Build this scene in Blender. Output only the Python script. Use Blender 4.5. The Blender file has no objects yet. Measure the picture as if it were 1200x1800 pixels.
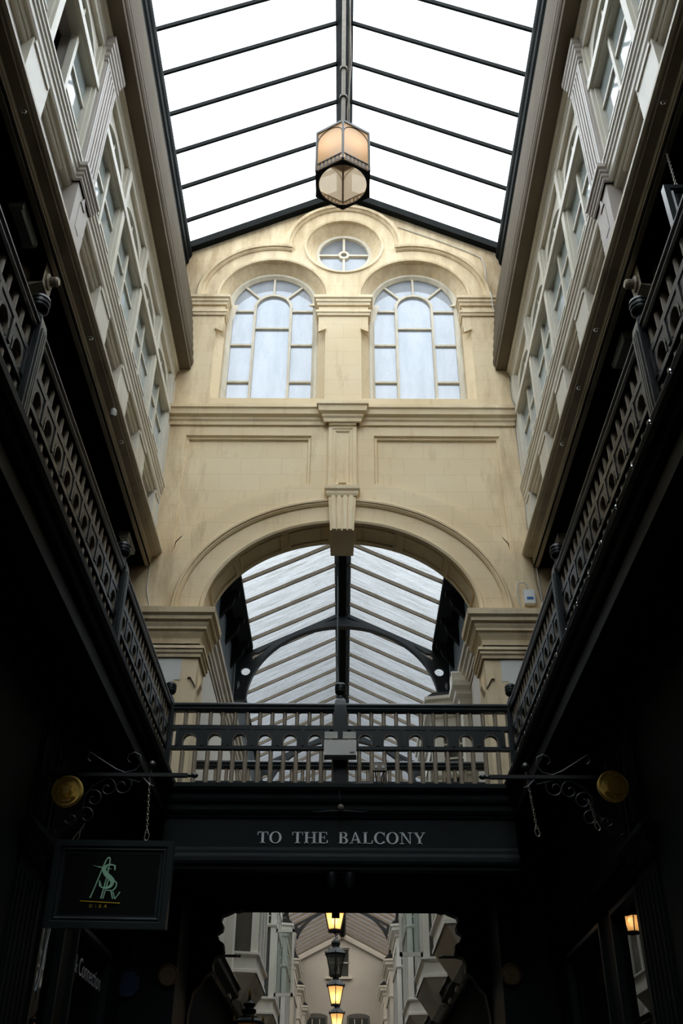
import bpy, math, random
from mathutils import Vector, Matrix
from mathutils.geometry import tessellate_polygon
random.seed(7)
PI = math.pi
SC = bpy.context.scene
COL = SC.collection

# ------------------------------------------------------------------ camera
cam_d = bpy.data.cameras.new('camera'); cam = bpy.data.objects.new('camera', cam_d); COL.objects.link(cam)
cam_d.sensor_fit = 'VERTICAL'; cam_d.sensor_height = 36.0; cam_d.lens = 1740.0/1800.0*36.0
cam_d.clip_start = 0.05; cam_d.clip_end = 300
F_PX = 1740.0
yv = Vector((1, -1190, -F_PX)).normalized()
zv = Vector((18, (18*1 + F_PX*F_PX)/1190, -F_PX)).normalized()
xv = yv.cross(zv)
cam.matrix_world = Matrix(((xv[0], xv[1], xv[2], 0.045), (yv[0], yv[1], yv[2], 0.0), (zv[0], zv[1], zv[2], 1.6), (0, 0, 0, 1)))
SC.camera = cam

# ------------------------------------------------------------------ sky and exposure
world = bpy.data.worlds.new('overcast_sky'); SC.world = world; world.use_nodes = True
wn = world.node_tree.nodes; wl = world.node_tree.links
bg = wn['Background']; bg.inputs['Strength'].default_value = 6.2
tc = wn.new('ShaderNodeTexCoord'); sp = wn.new('ShaderNodeSeparateXYZ'); rp = wn.new('ShaderNodeValToRGB')
wl.new(tc.outputs['Generated'], sp.inputs[0]); wl.new(sp.outputs['Z'], rp.inputs[0]); wl.new(rp.outputs[0], bg.inputs['Color'])
rp.color_ramp.elements[0].position = 0.0; rp.color_ramp.elements[0].color = (.62, .70, .80, 1)
rp.color_ramp.elements[1].position = 0.6; rp.color_ramp.elements[1].color = (.90, .96, 1.0, 1)
SC.view_settings.view_transform = 'Standard'; SC.view_settings.look = 'None'
SC.view_settings.gamma = 1.0; SC.view_settings.use_curve_mapping = False
SC.view_settings.exposure = 0.0
SC.cycles.use_denoising = True
SC.cycles.max_bounces = 12; SC.cycles.diffuse_bounces = 6; SC.cycles.glossy_bounces = 4
SC.cycles.transmission_bounces = 6; SC.cycles.transparent_max_bounces = 16
SC.cycles.caustics_reflective = False; SC.cycles.caustics_refractive = False
SC.cycles.sample_clamp_indirect = 6.0

# ------------------------------------------------------------------ materials
def new_mat(name):
    m = bpy.data.materials.new(name); m.use_nodes = True
    return m, m.node_tree.nodes, m.node_tree.links
def mat(name, col, rough=.6, var=.12, scale=3.0, stretch=(1,1,1), bump=0.0, metal=0.0, dirt=None, dirt_amt=.0, dirt_scale=1.5, spec=.5, coat=0):
    m, n, l = new_mat(name); b = n['Principled BSDF']
    t = n.new('ShaderNodeTexCoord'); mp = n.new('ShaderNodeMapping'); mp.inputs['Scale'].default_value = stretch
    l.new(t.outputs['Object'], mp.inputs[0])
    no = n.new('ShaderNodeTexNoise'); no.inputs['Scale'].default_value = scale; no.inputs['Detail'].default_value = 6
    l.new(mp.outputs[0], no.inputs['Vector'])
    r = n.new('ShaderNodeValToRGB'); l.new(no.outputs['Fac'], r.inputs[0])
    r.color_ramp.elements[0].position = .3; r.color_ramp.elements[1].position = .7
    r.color_ramp.elements[0].color = (*[c*(1-var) for c in col], 1); r.color_ramp.elements[1].color = (*[min(1, c*(1+var)) for c in col], 1)
    out = r.outputs[0]
    if dirt:
        n2 = n.new('ShaderNodeTexNoise'); n2.inputs['Scale'].default_value = dirt_scale; n2.inputs['Detail'].default_value = 8; n2.inputs['Roughness'].default_value = .65
        l.new(mp.outputs[0], n2.inputs['Vector'])
        r2 = n.new('ShaderNodeValToRGB'); r2.color_ramp.elements[0].position = .52; r2.color_ramp.elements[1].position = .75
        r2.color_ramp.elements[0].color = (0,0,0,1); r2.color_ramp.elements[1].color = (dirt_amt,)*3 + (1,)
        l.new(n2.outputs['Fac'], r2.inputs[0])
        mx = n.new('ShaderNodeMixRGB'); l.new(r2.outputs[0], mx.inputs[0]); l.new(out, mx.inputs[1]); mx.inputs[2].default_value = (*dirt, 1)
        out = mx.outputs[0]
    l.new(out, b.inputs['Base Color'])
    b.inputs['Roughness'].default_value = rough; b.inputs['Metallic'].default_value = metal
    b.inputs['Specular IOR Level'].default_value = spec
    if coat: b.inputs['Coat Weight'].default_value = coat
    if bump:
        bp = n.new('ShaderNodeBump'); bp.inputs['Strength'].default_value = bump; bp.inputs['Distance'].default_value = .01
        n3 = n.new('ShaderNodeTexNoise'); n3.inputs['Scale'].default_value = scale*8; l.new(mp.outputs[0], n3.inputs['Vector'])
        l.new(n3.outputs['Fac'], bp.inputs['Height']); l.new(bp.outputs[0], b.inputs['Normal'])
    return m
def stone_mat(name, joints=True):
    m, n, l = new_mat(name); b = n['Principled BSDF']; b.inputs['Roughness'].default_value = .85; b.inputs['Specular IOR Level'].default_value = .2
    t = n.new('ShaderNodeTexCoord'); s = n.new('ShaderNodeSeparateXYZ'); c = n.new('ShaderNodeCombineXYZ')
    l.new(t.outputs['Object'], s.inputs[0]); l.new(s.outputs['X'], c.inputs['X']); l.new(s.outputs['Z'], c.inputs['Y'])
    br = n.new('ShaderNodeTexBrick'); l.new(c.outputs[0], br.inputs['Vector'])
    br.inputs['Scale'].default_value = 1.0; br.inputs['Brick Width'].default_value = .62; br.inputs['Row Height'].default_value = .31
    br.inputs['Mortar Size'].default_value = .0035; br.inputs['Mortar Smooth'].default_value = .3; br.inputs['Bias'].default_value = -.4
    br.inputs['Color1'].default_value = (.74, .60, .39, 1); br.inputs['Color2'].default_value = (.68, .52, .30, 1); br.inputs['Mortar'].default_value = (.44, .34, .21, 1)
    n1 = n.new('ShaderNodeTexNoise'); n1.inputs['Scale'].default_value = .9; n1.inputs['Detail'].default_value = 7; l.new(t.outputs['Object'], n1.inputs['Vector'])
    r1 = n.new('ShaderNodeValToRGB'); l.new(n1.outputs['Fac'], r1.inputs[0])
    r1.color_ramp.elements[0].position = .3; r1.color_ramp.elements[0].color = (.68, .53, .32, 1)
    r1.color_ramp.elements[1].position = .62; r1.color_ramp.elements[1].color = (.78, .65, .44, 1)
    mx = n.new('ShaderNodeMixRGB'); mx.inputs[0].default_value = .45 if joints else 0.0
    l.new(r1.outputs[0], mx.inputs[1]); l.new(br.outputs['Color'], mx.inputs[2])
    # weathering: brown water stains, high up and along the outer edges
    mp = n.new('ShaderNodeMapping'); mp.inputs['Scale'].default_value = (3.0, 3.0, .7); l.new(t.outputs['Object'], mp.inputs[0])
    n2 = n.new('ShaderNodeTexNoise'); n2.inputs['Scale'].default_value = 1.6; n2.inputs['Detail'].default_value = 9; n2.inputs['Roughness'].default_value = .7; l.new(mp.outputs[0], n2.inputs['Vector'])
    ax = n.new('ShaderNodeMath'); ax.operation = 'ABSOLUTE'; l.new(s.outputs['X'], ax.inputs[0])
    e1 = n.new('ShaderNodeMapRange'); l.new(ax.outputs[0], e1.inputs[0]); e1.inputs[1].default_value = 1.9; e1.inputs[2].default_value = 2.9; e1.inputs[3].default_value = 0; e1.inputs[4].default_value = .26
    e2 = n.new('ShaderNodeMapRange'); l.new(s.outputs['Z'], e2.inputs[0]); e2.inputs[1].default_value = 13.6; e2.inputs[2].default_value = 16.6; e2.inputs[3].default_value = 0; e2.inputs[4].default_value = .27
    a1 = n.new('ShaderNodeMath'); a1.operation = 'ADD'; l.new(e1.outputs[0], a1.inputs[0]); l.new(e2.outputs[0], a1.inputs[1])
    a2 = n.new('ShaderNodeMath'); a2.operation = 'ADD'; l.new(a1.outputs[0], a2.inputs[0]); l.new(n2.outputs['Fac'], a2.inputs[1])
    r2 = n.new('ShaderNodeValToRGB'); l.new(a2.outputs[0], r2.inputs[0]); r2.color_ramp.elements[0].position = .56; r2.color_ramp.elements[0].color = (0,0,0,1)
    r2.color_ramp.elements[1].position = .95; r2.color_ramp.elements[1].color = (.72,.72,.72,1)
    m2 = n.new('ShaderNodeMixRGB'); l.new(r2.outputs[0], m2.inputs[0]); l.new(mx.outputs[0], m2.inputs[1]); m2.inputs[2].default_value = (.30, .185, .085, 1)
    l.new(m2.outputs[0], b.inputs['Base Color'])
    n3 = n.new('ShaderNodeTexNoise'); n3.inputs['Scale'].default_value = 30; l.new(t.outputs['Object'], n3.inputs['Vector'])
    bp = n.new('ShaderNodeBump'); bp.inputs['Strength'].default_value = .12; bp.inputs['Distance'].default_value = .01
    l.new(n3.outputs['Fac'], bp.inputs['Height']); l.new(bp.outputs[0], b.inputs['Normal'])
    return m
def glazing_mat(name, tr, tl, gl=.06, streak=0.0, streakcol=(.2,.2,.15), axis='X', sc=6.0, clear=.5, rough=.15, graze=0):
    """cloudy roof or window glass: part clear, part diffusing, a little gloss, optional dirt streaks"""
    m, n, l = new_mat(name); n.remove(n['Principled BSDF']); o = n['Material Output']
    T = n.new('ShaderNodeBsdfTransparent'); L = n.new('ShaderNodeBsdfTranslucent'); G = n.new('ShaderNodeBsdfGlossy')
    G.inputs['Roughness'].default_value = rough; G.inputs['Color'].default_value = (.9,.92,.95,1)
    T.inputs[0].default_value = (*tr, 1); L.inputs[0].default_value = (*tl, 1)
    if streak > 0:
        t = n.new('ShaderNodeTexCoord'); mp = n.new('ShaderNodeMapping')
        mp.inputs['Scale'].default_value = (.7, 9, .7) if axis == 'X' else (4, 4, .8)
        l.new(t.outputs['Object'], mp.inputs[0]); no = n.new('ShaderNodeTexNoise'); no.inputs['Scale'].default_value = sc*.25; no.inputs['Detail'].default_value = 10; no.inputs['Roughness'].default_value = .72
        l.new(mp.outputs[0], no.inputs['Vector'])
        r = n.new('ShaderNodeValToRGB'); l.new(no.outputs['Fac'], r.inputs[0]); r.color_ramp.elements[0].position = .42; r.color_ramp.elements[1].position = .72
        r.color_ramp.elements[0].color = (0,0,0,1); r.color_ramp.elements[1].color = (streak,)*3 + (1,)
        no2 = n.new('ShaderNodeTexNoise'); no2.inputs['Scale'].default_value = 22; no2.inputs['Detail'].default_value = 4; l.new(t.outputs['Object'], no2.inputs['Vector'])
        r3 = n.new('ShaderNodeValToRGB'); l.new(no2.outputs['Fac'], r3.inputs[0]); r3.color_ramp.elements[0].position = .60; r3.color_ramp.elements[1].position = .74
        r3.color_ramp.elements[0].color = (0,0,0,1); r3.color_ramp.elements[1].color = (streak*.6,)*3 + (1,)
        ad = n.new('ShaderNodeMixRGB'); ad.blend_type = 'ADD'; ad.inputs[0].default_value = 1; l.new(r.outputs[0], ad.inputs[1]); l.new(r3.outputs[0], ad.inputs[2])
        for sh, c in ((T, tr), (L, tl)):
            mx = n.new('ShaderNodeMixRGB'); l.new(ad.outputs[0], mx.inputs[0]); mx.inputs[1].default_value = (*c, 1); mx.inputs[2].default_value = (*[a*b for a, b in zip(c, streakcol)], 1)
            l.new(mx.outputs[0], sh.inputs[0])
    if graze:
        # thick wired sheets pass less light the more obliquely it strikes them
        lw = n.new('ShaderNodeLayerWeight'); lw.inputs[0].default_value = .5
        iv = n.new('ShaderNodeMath'); iv.operation = 'SUBTRACT'; iv.inputs[0].default_value = 1.0; l.new(lw.outputs['Facing'], iv.inputs[1])
        pw = n.new('ShaderNodeMath'); pw.operation = 'POWER'; pw.inputs[1].default_value = graze; l.new(iv.outputs[0], pw.inputs[0])
        for sh in (T, L):
            mv = n.new('ShaderNodeMixRGB'); mv.blend_type = 'MULTIPLY'; mv.inputs[0].default_value = 1; l.new(pw.outputs[0], mv.inputs[2])
            if sh.inputs[0].links: l.new(sh.inputs[0].links[0].from_socket, mv.inputs[1])
            else: mv.inputs[1].default_value = sh.inputs[0].default_value
            l.new(mv.outputs[0], sh.inputs[0])
    M1 = n.new('ShaderNodeMixShader'); M1.inputs[0].default_value = clear; l.new(L.outputs[0], M1.inputs[1]); l.new(T.outputs[0], M1.inputs[2])
    M2 = n.new('ShaderNodeMixShader'); M2.inputs[0].default_value = gl; l.new(M1.outputs[0], M2.inputs[1]); l.new(G.outputs[0], M2.inputs[2])
    l.new(M2.outputs[0], o.inputs[0])
    return m
def clear_glass(name, tint=(.8,.85,.85), ior=1.6, boost=.08):
    m, n, l = new_mat(name); n.remove(n['Principled BSDF']); o = n['Material Output']
    T = n.new('ShaderNodeBsdfTransparent'); T.inputs[0].default_value = (*tint, 1); G = n.new('ShaderNodeBsdfGlossy'); G.inputs['Roughness'].default_value = .01
    fr = n.new('ShaderNodeFresnel'); fr.inputs[0].default_value = ior
    a = n.new('ShaderNodeMath'); a.operation = 'ADD'; a.inputs[1].default_value = boost; l.new(fr.outputs[0], a.inputs[0])
    M = n.new('ShaderNodeMixShader'); l.new(a.outputs[0], M.inputs[0]); l.new(T.outputs[0], M.inputs[1]); l.new(G.outputs[0], M.inputs[2]); l.new(M.outputs[0], o.inputs[0])
    return m
def emit_mat(name, col, s):
    m, n, l = new_mat(name); b = n['Principled BSDF']; b.inputs['Base Color'].default_value = (*col, 1)
    b.inputs['Emission Color'].default_value = (*col, 1); b.inputs['Emission Strength'].default_value = s
    return m

STONE = stone_mat('bath_stone'); STONE_TRIM = stone_mat('bath_stone_moulding', False)
CREAM = mat('cream_gloss_paint', (.60,.565,.475), .45, .06, 2, (1,1,.3), 0, dirt=(.33,.28,.2), dirt_amt=.35, dirt_scale=3)
CREAM_DULL = mat('stone_colour_paint', (.37,.31,.225), .5, .08, 2, dirt=(.2,.16,.11), dirt_amt=.4, dirt_scale=2.5)
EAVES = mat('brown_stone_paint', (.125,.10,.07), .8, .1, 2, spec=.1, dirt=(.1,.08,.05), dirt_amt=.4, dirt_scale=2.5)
GALC = mat('gallery_cornice_paint', (.46,.39,.275), .5, .1, 2, dirt=(.13,.1,.06), dirt_amt=.4, dirt_scale=2.5)
MAUVE = mat('grey_mauve_paint', (.42,.38,.34), .5, .08, 2, dirt=(.25,.2,.16), dirt_amt=.3)
FRAMEW = mat('weathered_white_paint', (.62,.55,.42), .6, .1, 8, (1,1,.2), .3, dirt=(.34,.27,.18), dirt_amt=.6, dirt_scale=7)
BLACK = mat('black_green_paint', (.010,.0135,.014), .36, .2, 3, spec=.35)
BLACKM = mat('dark_shopfront_paint', (.0075,.010,.0105), .5, .2, 3, spec=.12)
GEDGE = mat('gallery_edge_black', (.005,.0065,.007), .5, .2, 3, spec=.06)
FASC = mat('matt_black_green_paint', (.0095,.0125,.013), .6, .2, 3, spec=.12)
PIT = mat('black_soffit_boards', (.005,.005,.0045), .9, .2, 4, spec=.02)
TAUPE = mat('taupe_paint', (.27,.215,.15), .5, .12, 12, dirt=(.1,.08,.05), dirt_amt=.4, dirt_scale=9)
IRON = mat('dark_iron', (.011,.012,.012), .45, .2, 6)
GUTTER = mat('black_gutter_paint', (.005,.006,.005), .7, .3, 4, spec=.06)
STEEL = mat('galvanised_steel', (.21,.18,.14), .6, .15, 10, metal=.1, spec=.3)
ROOFGL = glazing_mat('frosted_roof_sheet', (.97,.985,1.0), (.92,.95,.98), .03, clear=.55)
ROOF2GL = glazing_mat('grimy_wired_glass', (.95,.97,1.0), (.85,.88,.9), .02, .85, (.34,.35,.27), 'X', 9.0, clear=.78, graze=2.45)
ROOF3GL = glazing_mat('brown_grimy_glass', (.85,.75,.67), (.7,.62,.55), .02, .85, (.40,.32,.25), 'X', 9.0, clear=.78, graze=1.75)
WINGL = glazing_mat('frosted_window_glass', (.16,.172,.188), (.21,.222,.235), .03, .5, (.55,.6,.6), 'Z', 5.0, clear=.4)
SIDEGL = None
PLASTER = mat('pale_plaster', (.50,.47,.41), .8, .08, 1.5, dirt=(.35,.32,.28), dirt_amt=.4)

# ------------------------------------------------------------------ mesh helpers
class MB:
    def __init__(s): s.v = []; s.f = []
    def add(s, vs, fs):
        k = len(s.v); s.v += [tuple(p) for p in vs]; s.f += [tuple(i+k for i in f) for f in fs]; return s
    def box(s, x0, x1, y0, y1, z0, z1):
        if x0 > x1: x0, x1 = x1, x0
        if y0 > y1: y0, y1 = y1, y0
        if z0 > z1: z0, z1 = z1, z0
        v = [(x0,y0,z0),(x1,y0,z0),(x1,y1,z0),(x0,y1,z0),(x0,y0,z1),(x1,y0,z1),(x1,y1,z1),(x0,y1,z1)]
        return s.add(v, [(0,3,2,1),(4,5,6,7),(0,1,5,4),(1,2,6,5),(2,3,7,6),(3,0,4,7)])
    def prism(s, poly, ax, a, b):
        """poly in the two other axes (x,z) for 'y', (y,z) for 'x', (x,y) for 'z'"""
        def P(p, t): return {'x': (t,p[0],p[1]), 'y': (p[0],t,p[1]), 'z': (p[0],p[1],t)}[ax]
        n = len(poly); vs = [P(p,a) for p in poly] + [P(p,b) for p in poly]
        tr = tessellate_polygon([[Vector((p[0],p[1],0)) for p in poly]])
        fs = [tuple(t) for t in tr] + [tuple(i+n for i in reversed(t)) for t in tr] + [(i,(i+1)%n,(i+1)%n+n,i+n) for i in range(n)]
        return s.add(vs, fs)
    def tube(s, pts, r, n=8, cap=True, closed=False):
        pts = [Vector(p) for p in pts]; m = len(pts); rr = r if isinstance(r, (list,tuple)) else [r]*m
        rings = []; up = None
        for i, p in enumerate(pts):
            if closed: d = pts[(i+1)%m]-pts[i-1]
            else: d = pts[min(i+1,m-1)]-pts[max(i-1,0)]
            d.normalize()
            if up is None: up = Vector((0,0,1)) if abs(d.z) < .9 else Vector((1,0,0))
            a = d.cross(up); 
            if a.length < 1e-5: a = d.orthogonal()
            a.normalize(); b = a.cross(d).normalized(); up = b
            rings.append([p+(a*math.cos(2*PI*k/n)+b*math.sin(2*PI*k/n))*rr[i] for k in range(n)])
        vs = [q for g in rings for q in g]; fs = []
        for i in range(m if closed else m-1):
            j = (i+1)%m
            for k in range(n): fs.append((i*n+k, i*n+(k+1)%n, j*n+(k+1)%n, j*n+k))
        if cap and not closed: fs += [tuple(range(n))[::-1], tuple(range((m-1)*n, m*n))]
        return s.add(vs, fs)
    def lathe(s, prof, c=(0,0,0), n=16, ax='z', ph=0):
        vs = []; fs = []; m = len(prof)
        for r, h in prof:
            for k in range(n):
                a = 2*PI*k/n + ph; u, w = r*math.cos(a), r*math.sin(a)
                vs.append({'z': (c[0]+u, c[1]+w, c[2]+h), 'y': (c[0]+u, c[1]+h, c[2]+w), 'x': (c[0]+h, c[1]+u, c[2]+w)}[ax])
        for i in range(m-1):
            for k in range(n): fs.append((i*n+k, i*n+(k+1)%n, (i+1)*n+(k+1)%n, (i+1)*n+k))
        fs += [tuple(range(n))[::-1], tuple(range((m-1)*n, m*n))]
        return s.add(vs, fs)
    def sweep(s, path, prof, capped=True):
        """mitred horizontal moulding; path of (x,y), prof of (out,z); out is to the right of travel"""
        m = len(path); P = [Vector(p) for p in path]; offs = []
        for i in range(m):
            ns = []
            if i > 0: d = (P[i]-P[i-1]).normalized(); ns.append(Vector((d.y,-d.x)))
            if i < m-1: d = (P[i+1]-P[i]).normalized(); ns.append(Vector((d.y,-d.x)))
            if len(ns) == 2:
                b = (ns[0]+ns[1]); b = b/ max(.15, b.dot(ns[0])); offs.append(b)
            else: offs.append(ns[0])
        k = len(prof); vs = [(P[i].x+offs[i].x*o, P[i].y+offs[i].y*o, z) for i in range(m) for o, z in prof]
        fs = [(i*k+j, (i+1)*k+j, (i+1)*k+(j+1)%k, i*k+(j+1)%k) for i in range(m-1) for j in range(k)]
        if capped:
            tr = tessellate_polygon([[Vector((o,z,0)) for o, z in prof]])
            fs += [tuple(t) for t in tr] + [tuple(q+(m-1)*k for q in t) for t in tr]
        return s.add(vs, fs)
    def arc(s, c, a, b, t0, t1, prof, n=32, y=12.0):
        """moulding round an elliptic arch standing in a plane of constant y; prof of (radial,out towards -y)"""
        k = len(prof); vs = []
        for i in range(n+1):
            t = t0+(t1-t0)*i/n
            for r, o in prof: vs.append((c[0]+(a+r)*math.cos(t), y-o, c[1]+(b+r)*math.sin(t)))
        fs = [(i*k+j, (i+1)*k+j, (i+1)*k+(j+1)%k, i*k+(j+1)%k) for i in range(n) for j in range(k)]
        fs += [tuple(range(k)), tuple(range(n*k, n*k+k))]
        return s.add(vs, fs)
    def loops(s, loops, close=True):
        """skin successive loops of equal length (3-D points)"""
        n = len(loops[0]); vs = [p for lp in loops for p in lp]; fs = []
        for i in range(len(loops)-1):
            for k in range(n if close else n-1): fs.append((i*n+k, i*n+(k+1)%n, (i+1)*n+(k+1)%n, (i+1)*n+k))
        return s.add(vs, fs)
    def fill(s, loops2, y):
        """flat face with holes in plane y from loops of (x,z)"""
        tr = tessellate_polygon([[Vector((p[0],p[1],0)) for p in lp] for lp in loops2])
        pts = [(p[0],y,p[1]) for lp in loops2 for p in lp]
        return s.add(pts, [tuple(t) for t in tr])
    def mirror(s):
        s.v += []; n = len(s.v); fs = [tuple(i+n for i in reversed(f)) for f in s.f]; s.v += [(-p[0],p[1],p[2]) for p in s.v]; s.f += fs; return s
    def flipx(s):
        s.v = [(-p[0],p[1],p[2]) for p in s.v]; s.f = [tuple(reversed(f)) for f in s.f]; return s
    def build(s, name, m, parent=None, smooth=False):
        me = bpy.data.meshes.new(name); me.from_pydata(s.v, [], s.f); me.update()
        import bmesh
        bm = bmesh.new(); bm.from_mesh(me); bmesh.ops.recalc_face_normals(bm, faces=bm.faces); bm.to_mesh(me); bm.free()
        if smooth:
            for p in me.polygons: p.use_smooth = True
            try: me.set_sharp_from_angle(angle=math.radians(35))
            except Exception: pass
        me.materials.append(m)
        o = bpy.data.objects.new(name, me); COL.objects.link(o)
        if parent is not None: attach(o, parent)
        return o
def attach(o, parent):
    o.parent = parent
    if parent.type == 'EMPTY': o.matrix_parent_inverse = Matrix.Translation(-parent.location)
def thing(name, loc, label, cat, group=None):
    o = bpy.data.objects.new(name, None); COL.objects.link(o); o.location = loc; o.empty_display_size = .1
    return tag(o, label, cat, group)
def tag(o, label, cat, group=None):
    o['label'] = label; o['category'] = cat
    if group: o['group'] = group
    return o
def structure(o): o['kind'] = 'structure'; return o
def dup(o, loc=None, rz=None, label=None, parent=None):
    c = o.copy(); COL.objects.link(c)
    if parent is not None: c.parent = parent; c.matrix_parent_inverse = o.matrix_parent_inverse.copy()
    for ch in list(o.children): dup(ch, parent=c)
    if loc is not None: c.location = loc
    if rz is not None: c.rotation_euler = (0,0,rz)
    if label: c['label'] = label
    return c
def lin(a, b, n): return [a+(b-a)*i/n for i in range(n+1)]
def arcpts(cx, cz, a, b, t0, t1, n): return [(cx+a*math.cos(t), cz+b*math.sin(t)) for t in lin(t0, t1, n)]
def y3(loop, y): return [(p[0], y, p[1]) for p in loop]
def inset(poly, d):
    n = len(poly); out = []
    area = sum(poly[i][0]*poly[(i+1)%n][1]-poly[(i+1)%n][0]*poly[i][1] for i in range(n)); sg = 1 if area > 0 else -1
    for i in range(n):
        p0, p1, p2 = Vector(poly[i-1]), Vector(poly[i]), Vector(poly[(i+1)%n])
        d1 = (p1-p0).normalized(); d2 = (p2-p1).normalized(); n1 = Vector((-d1.y,d1.x))*sg; n2 = Vector((-d2.y,d2.x))*sg
        b = n1+n2; b = b/max(.3, b.dot(n1)); q = p1+b*d; out.append((q.x,q.y))
    return out

# ================================================================== THE STONE SCREEN WALL
FY = 12.0
def window_loop(cx, jamb_lo, jamb_up, r, sill=12.0, zs=14.28, zj=13.5):
    return [(cx+jamb_lo,sill),(cx+jamb_lo,zj),(cx+jamb_up,zj+.13),(cx+jamb_up,zs)] + arcpts(cx, zs, r, r, 0, PI, 28) + [(cx-jamb_up,zs),(cx-jamb_up,zj+.13),(cx-jamb_lo,zj),(cx-jamb_lo,sill)]
def panel_loop(s):
    pts = [(-.48,11.24),(-2.43,11.24),(-2.43,9.08)]
    t0, t1 = PI-math.acos(2.43/2.72), PI-math.acos(.48/2.72)
    pts += [(2.72*math.cos(t), 8.15+2.2*math.sin(t)) for t in lin(t0, t1, 14)][1:]
    return [(p[0]*s, p[1]) for p in pts]
outer = [(-4.6,0),(-1.905,0),(-1.905,8.15)] + arcpts(0, 8.15, 1.905, 1.48, PI, 0, 48)[1:-1] + [(1.905,8.15),(1.905,0),(4.6,0),(4.6,14.5),(2.9,15.42),(0,16.95),(-2.9,15.42),(-4.6,14.5)]
w = MB()
holes_f = [window_loop(c, .92, .80, .93) for c in (-1.22, 1.22)]
holes_b = [window_loop(c, .80, .80, .80) for c in (-1.22, 1.22)]
oc_f = arcpts(0, 15.6, .67, .67, 0, 2*PI, 40)[:-1]; oc_b = arcpts(0, 15.6, .50, .50, 0, 2*PI, 40)[:-1]
pans = [panel_loop(-1), panel_loop(1)]
w.fill([outer]+holes_f+[oc_f]+pans, FY)
w.fill([outer]+holes_b+[oc_b], FY+.6)
w.loops([y3(outer,FY), y3(outer,FY+.6)])
for hf, hb in zip(holes_f+[oc_f], holes_b+[oc_b]):
    w.loops([y3(hf,FY), y3(hf,FY+.04), y3(hb,FY+.2), y3(hb,FY+.6)])
for p in pans:
    i1 = inset(p,.018); i2 = inset(p,.05); i3 = inset(p,.058); i4 = inset(p,.085)
    w.loops([y3(p,FY), y3(i1,FY+.035), y3(i2,FY+.035), y3(i3,FY+.07), y3(i4,FY+.07)])
    w.fill([i4], FY+.07)
structure(w.build('wall_front', STONE))

tn = [0]
def trim(mb, m=None, smooth=False):
    tn[0] += 1; return structure(mb.build('trim_%d' % tn[0], m or STONE_TRIM, None, smooth))
# string cornice under the windows with its centre breakforward
t = MB(); pr = [(0,11.43),(.03,11.43),(.035,11.49),(.06,11.52),(.06,11.56),(.11,11.59),(.12,11.68),(.145,11.70),(.145,11.76),(0,11.81)]
t.sweep([(-2.79,FY),(-.26,FY),(-.26,FY-.09),(.26,FY-.09),(.26,FY),(2.79,FY)], pr)
t.box(-.21,.21,FY-.09,FY,11.39,11.8); trim(t)
# upper imposts, side piers and centre pier
pr = [(0,14.08),(.03,14.08),(.035,14.13),(.055,14.15),(.055,14.2),(.08,14.22),(.08,14.28),(0,14.30)]
pr2 = [(0,13.84),(.025,13.84),(.03,13.89),(.045,13.9),(.045,13.95),(0,13.97)]
for path in ([(-2.79,FY),(-2.02,FY),(-2.02,FY+.2)], [(-.42,FY+.2),(-.42,FY),(.42,FY),(.42,FY+.2)], [(2.02,FY+.2),(2.02,FY),(2.79,FY)]):
    trim(MB().sweep(path, pr).sweep(path, pr2))
# chamfer stops on the window piers
t = MB()
for x in (-2.02,-.42,.42,2.02):
    s = -1 if x in (-2.02, .42) else 1
    t.prism([(x,13.62),(x+s*.13,13.56),(x+s*.13,13.51),(x,13.44)], 'y', FY-.035, FY+.01)
trim(t)
# hood mouldings
hp = [(0,0),(0,.02),(.02,.045),(.05,.045),(.05,.075),(.10,.085),(.12,.06),(.12,0)]
inner = [(0,0),(0,.02),(.035,.03),(.05,0)]
for cx, t0, t1 in ((-1.22, PI, math.radians(76)), (1.22, math.radians(104), 0)):
    trim(MB().arc((cx,14.28), 1.2, 1.2, t0, t1, hp, 36).arc((cx,14.28), .93, .93, PI, 0, inner, 36))
trim(MB().arc((0,15.6), .93, .95, math.radians(-4), math.radians(184), hp, 44).arc((0,15.6), .67, .67, 0, 2*PI, inner, 48))
# big arch mouldings, keystone, pilaster strip
t = MB(); t.arc((0,8.13), 2.26, 1.79, 0, PI, [(0,0),(0,.02),(.025,.045),(.045,.045),(.05,.065),(.08,.07),(.1,.05),(.1,0)], 64)
t.arc((0,8.13), 1.905, 1.48, 0, PI, [(0,-.02),(0,.02),(.03,.035),(.05,.035),(.07,0),(.07,-.02)], 64); trim(t)
k = MB(); k.prism([(-.17,9.42),(.17,9.42),(.205,10.03),(-.205,10.03)], 'y', FY-.10, FY+.6)
for x in (-.115,-.04,.04,.115):
    k.prism([(x-.028,9.43),(x+.028,9.43),(x*1.15+.03,10.02),(x*1.15-.03,10.02)], 'y', FY-.125, FY-.09)
k.sweep([(-.205,FY),(-.205,FY-.10),(.205,FY-.10),(.205,FY)], [(0,10.02),(.015,10.02),(.03,10.06),(.03,10.1),(.055,10.13),(.06,10.19),(0,10.2)])
k.box(-.205,.205,FY-.1,FY,10.02,10.2); trim(k)
p = MB(); fr = [(-.215,10.2),(.215,10.2),(.215,11.4),(-.215,11.4)]; i1 = inset(fr,.055); i2 = inset(fr,.075); i3 = inset(fr,.095); i4 = inset(fr,.125)
p.loops([y3(fr,FY), y3(fr,FY-.06), y3(i1,FY-.06), y3(i2,FY-.045), y3(i3,FY-.045), y3(i4,FY-.02)]); p.fill([i4], FY-.02)
p.prism([(-.06,10.29),(.06,10.29),(0,10.38)], 'y', FY-.075, FY-.01); trim(p)
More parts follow.
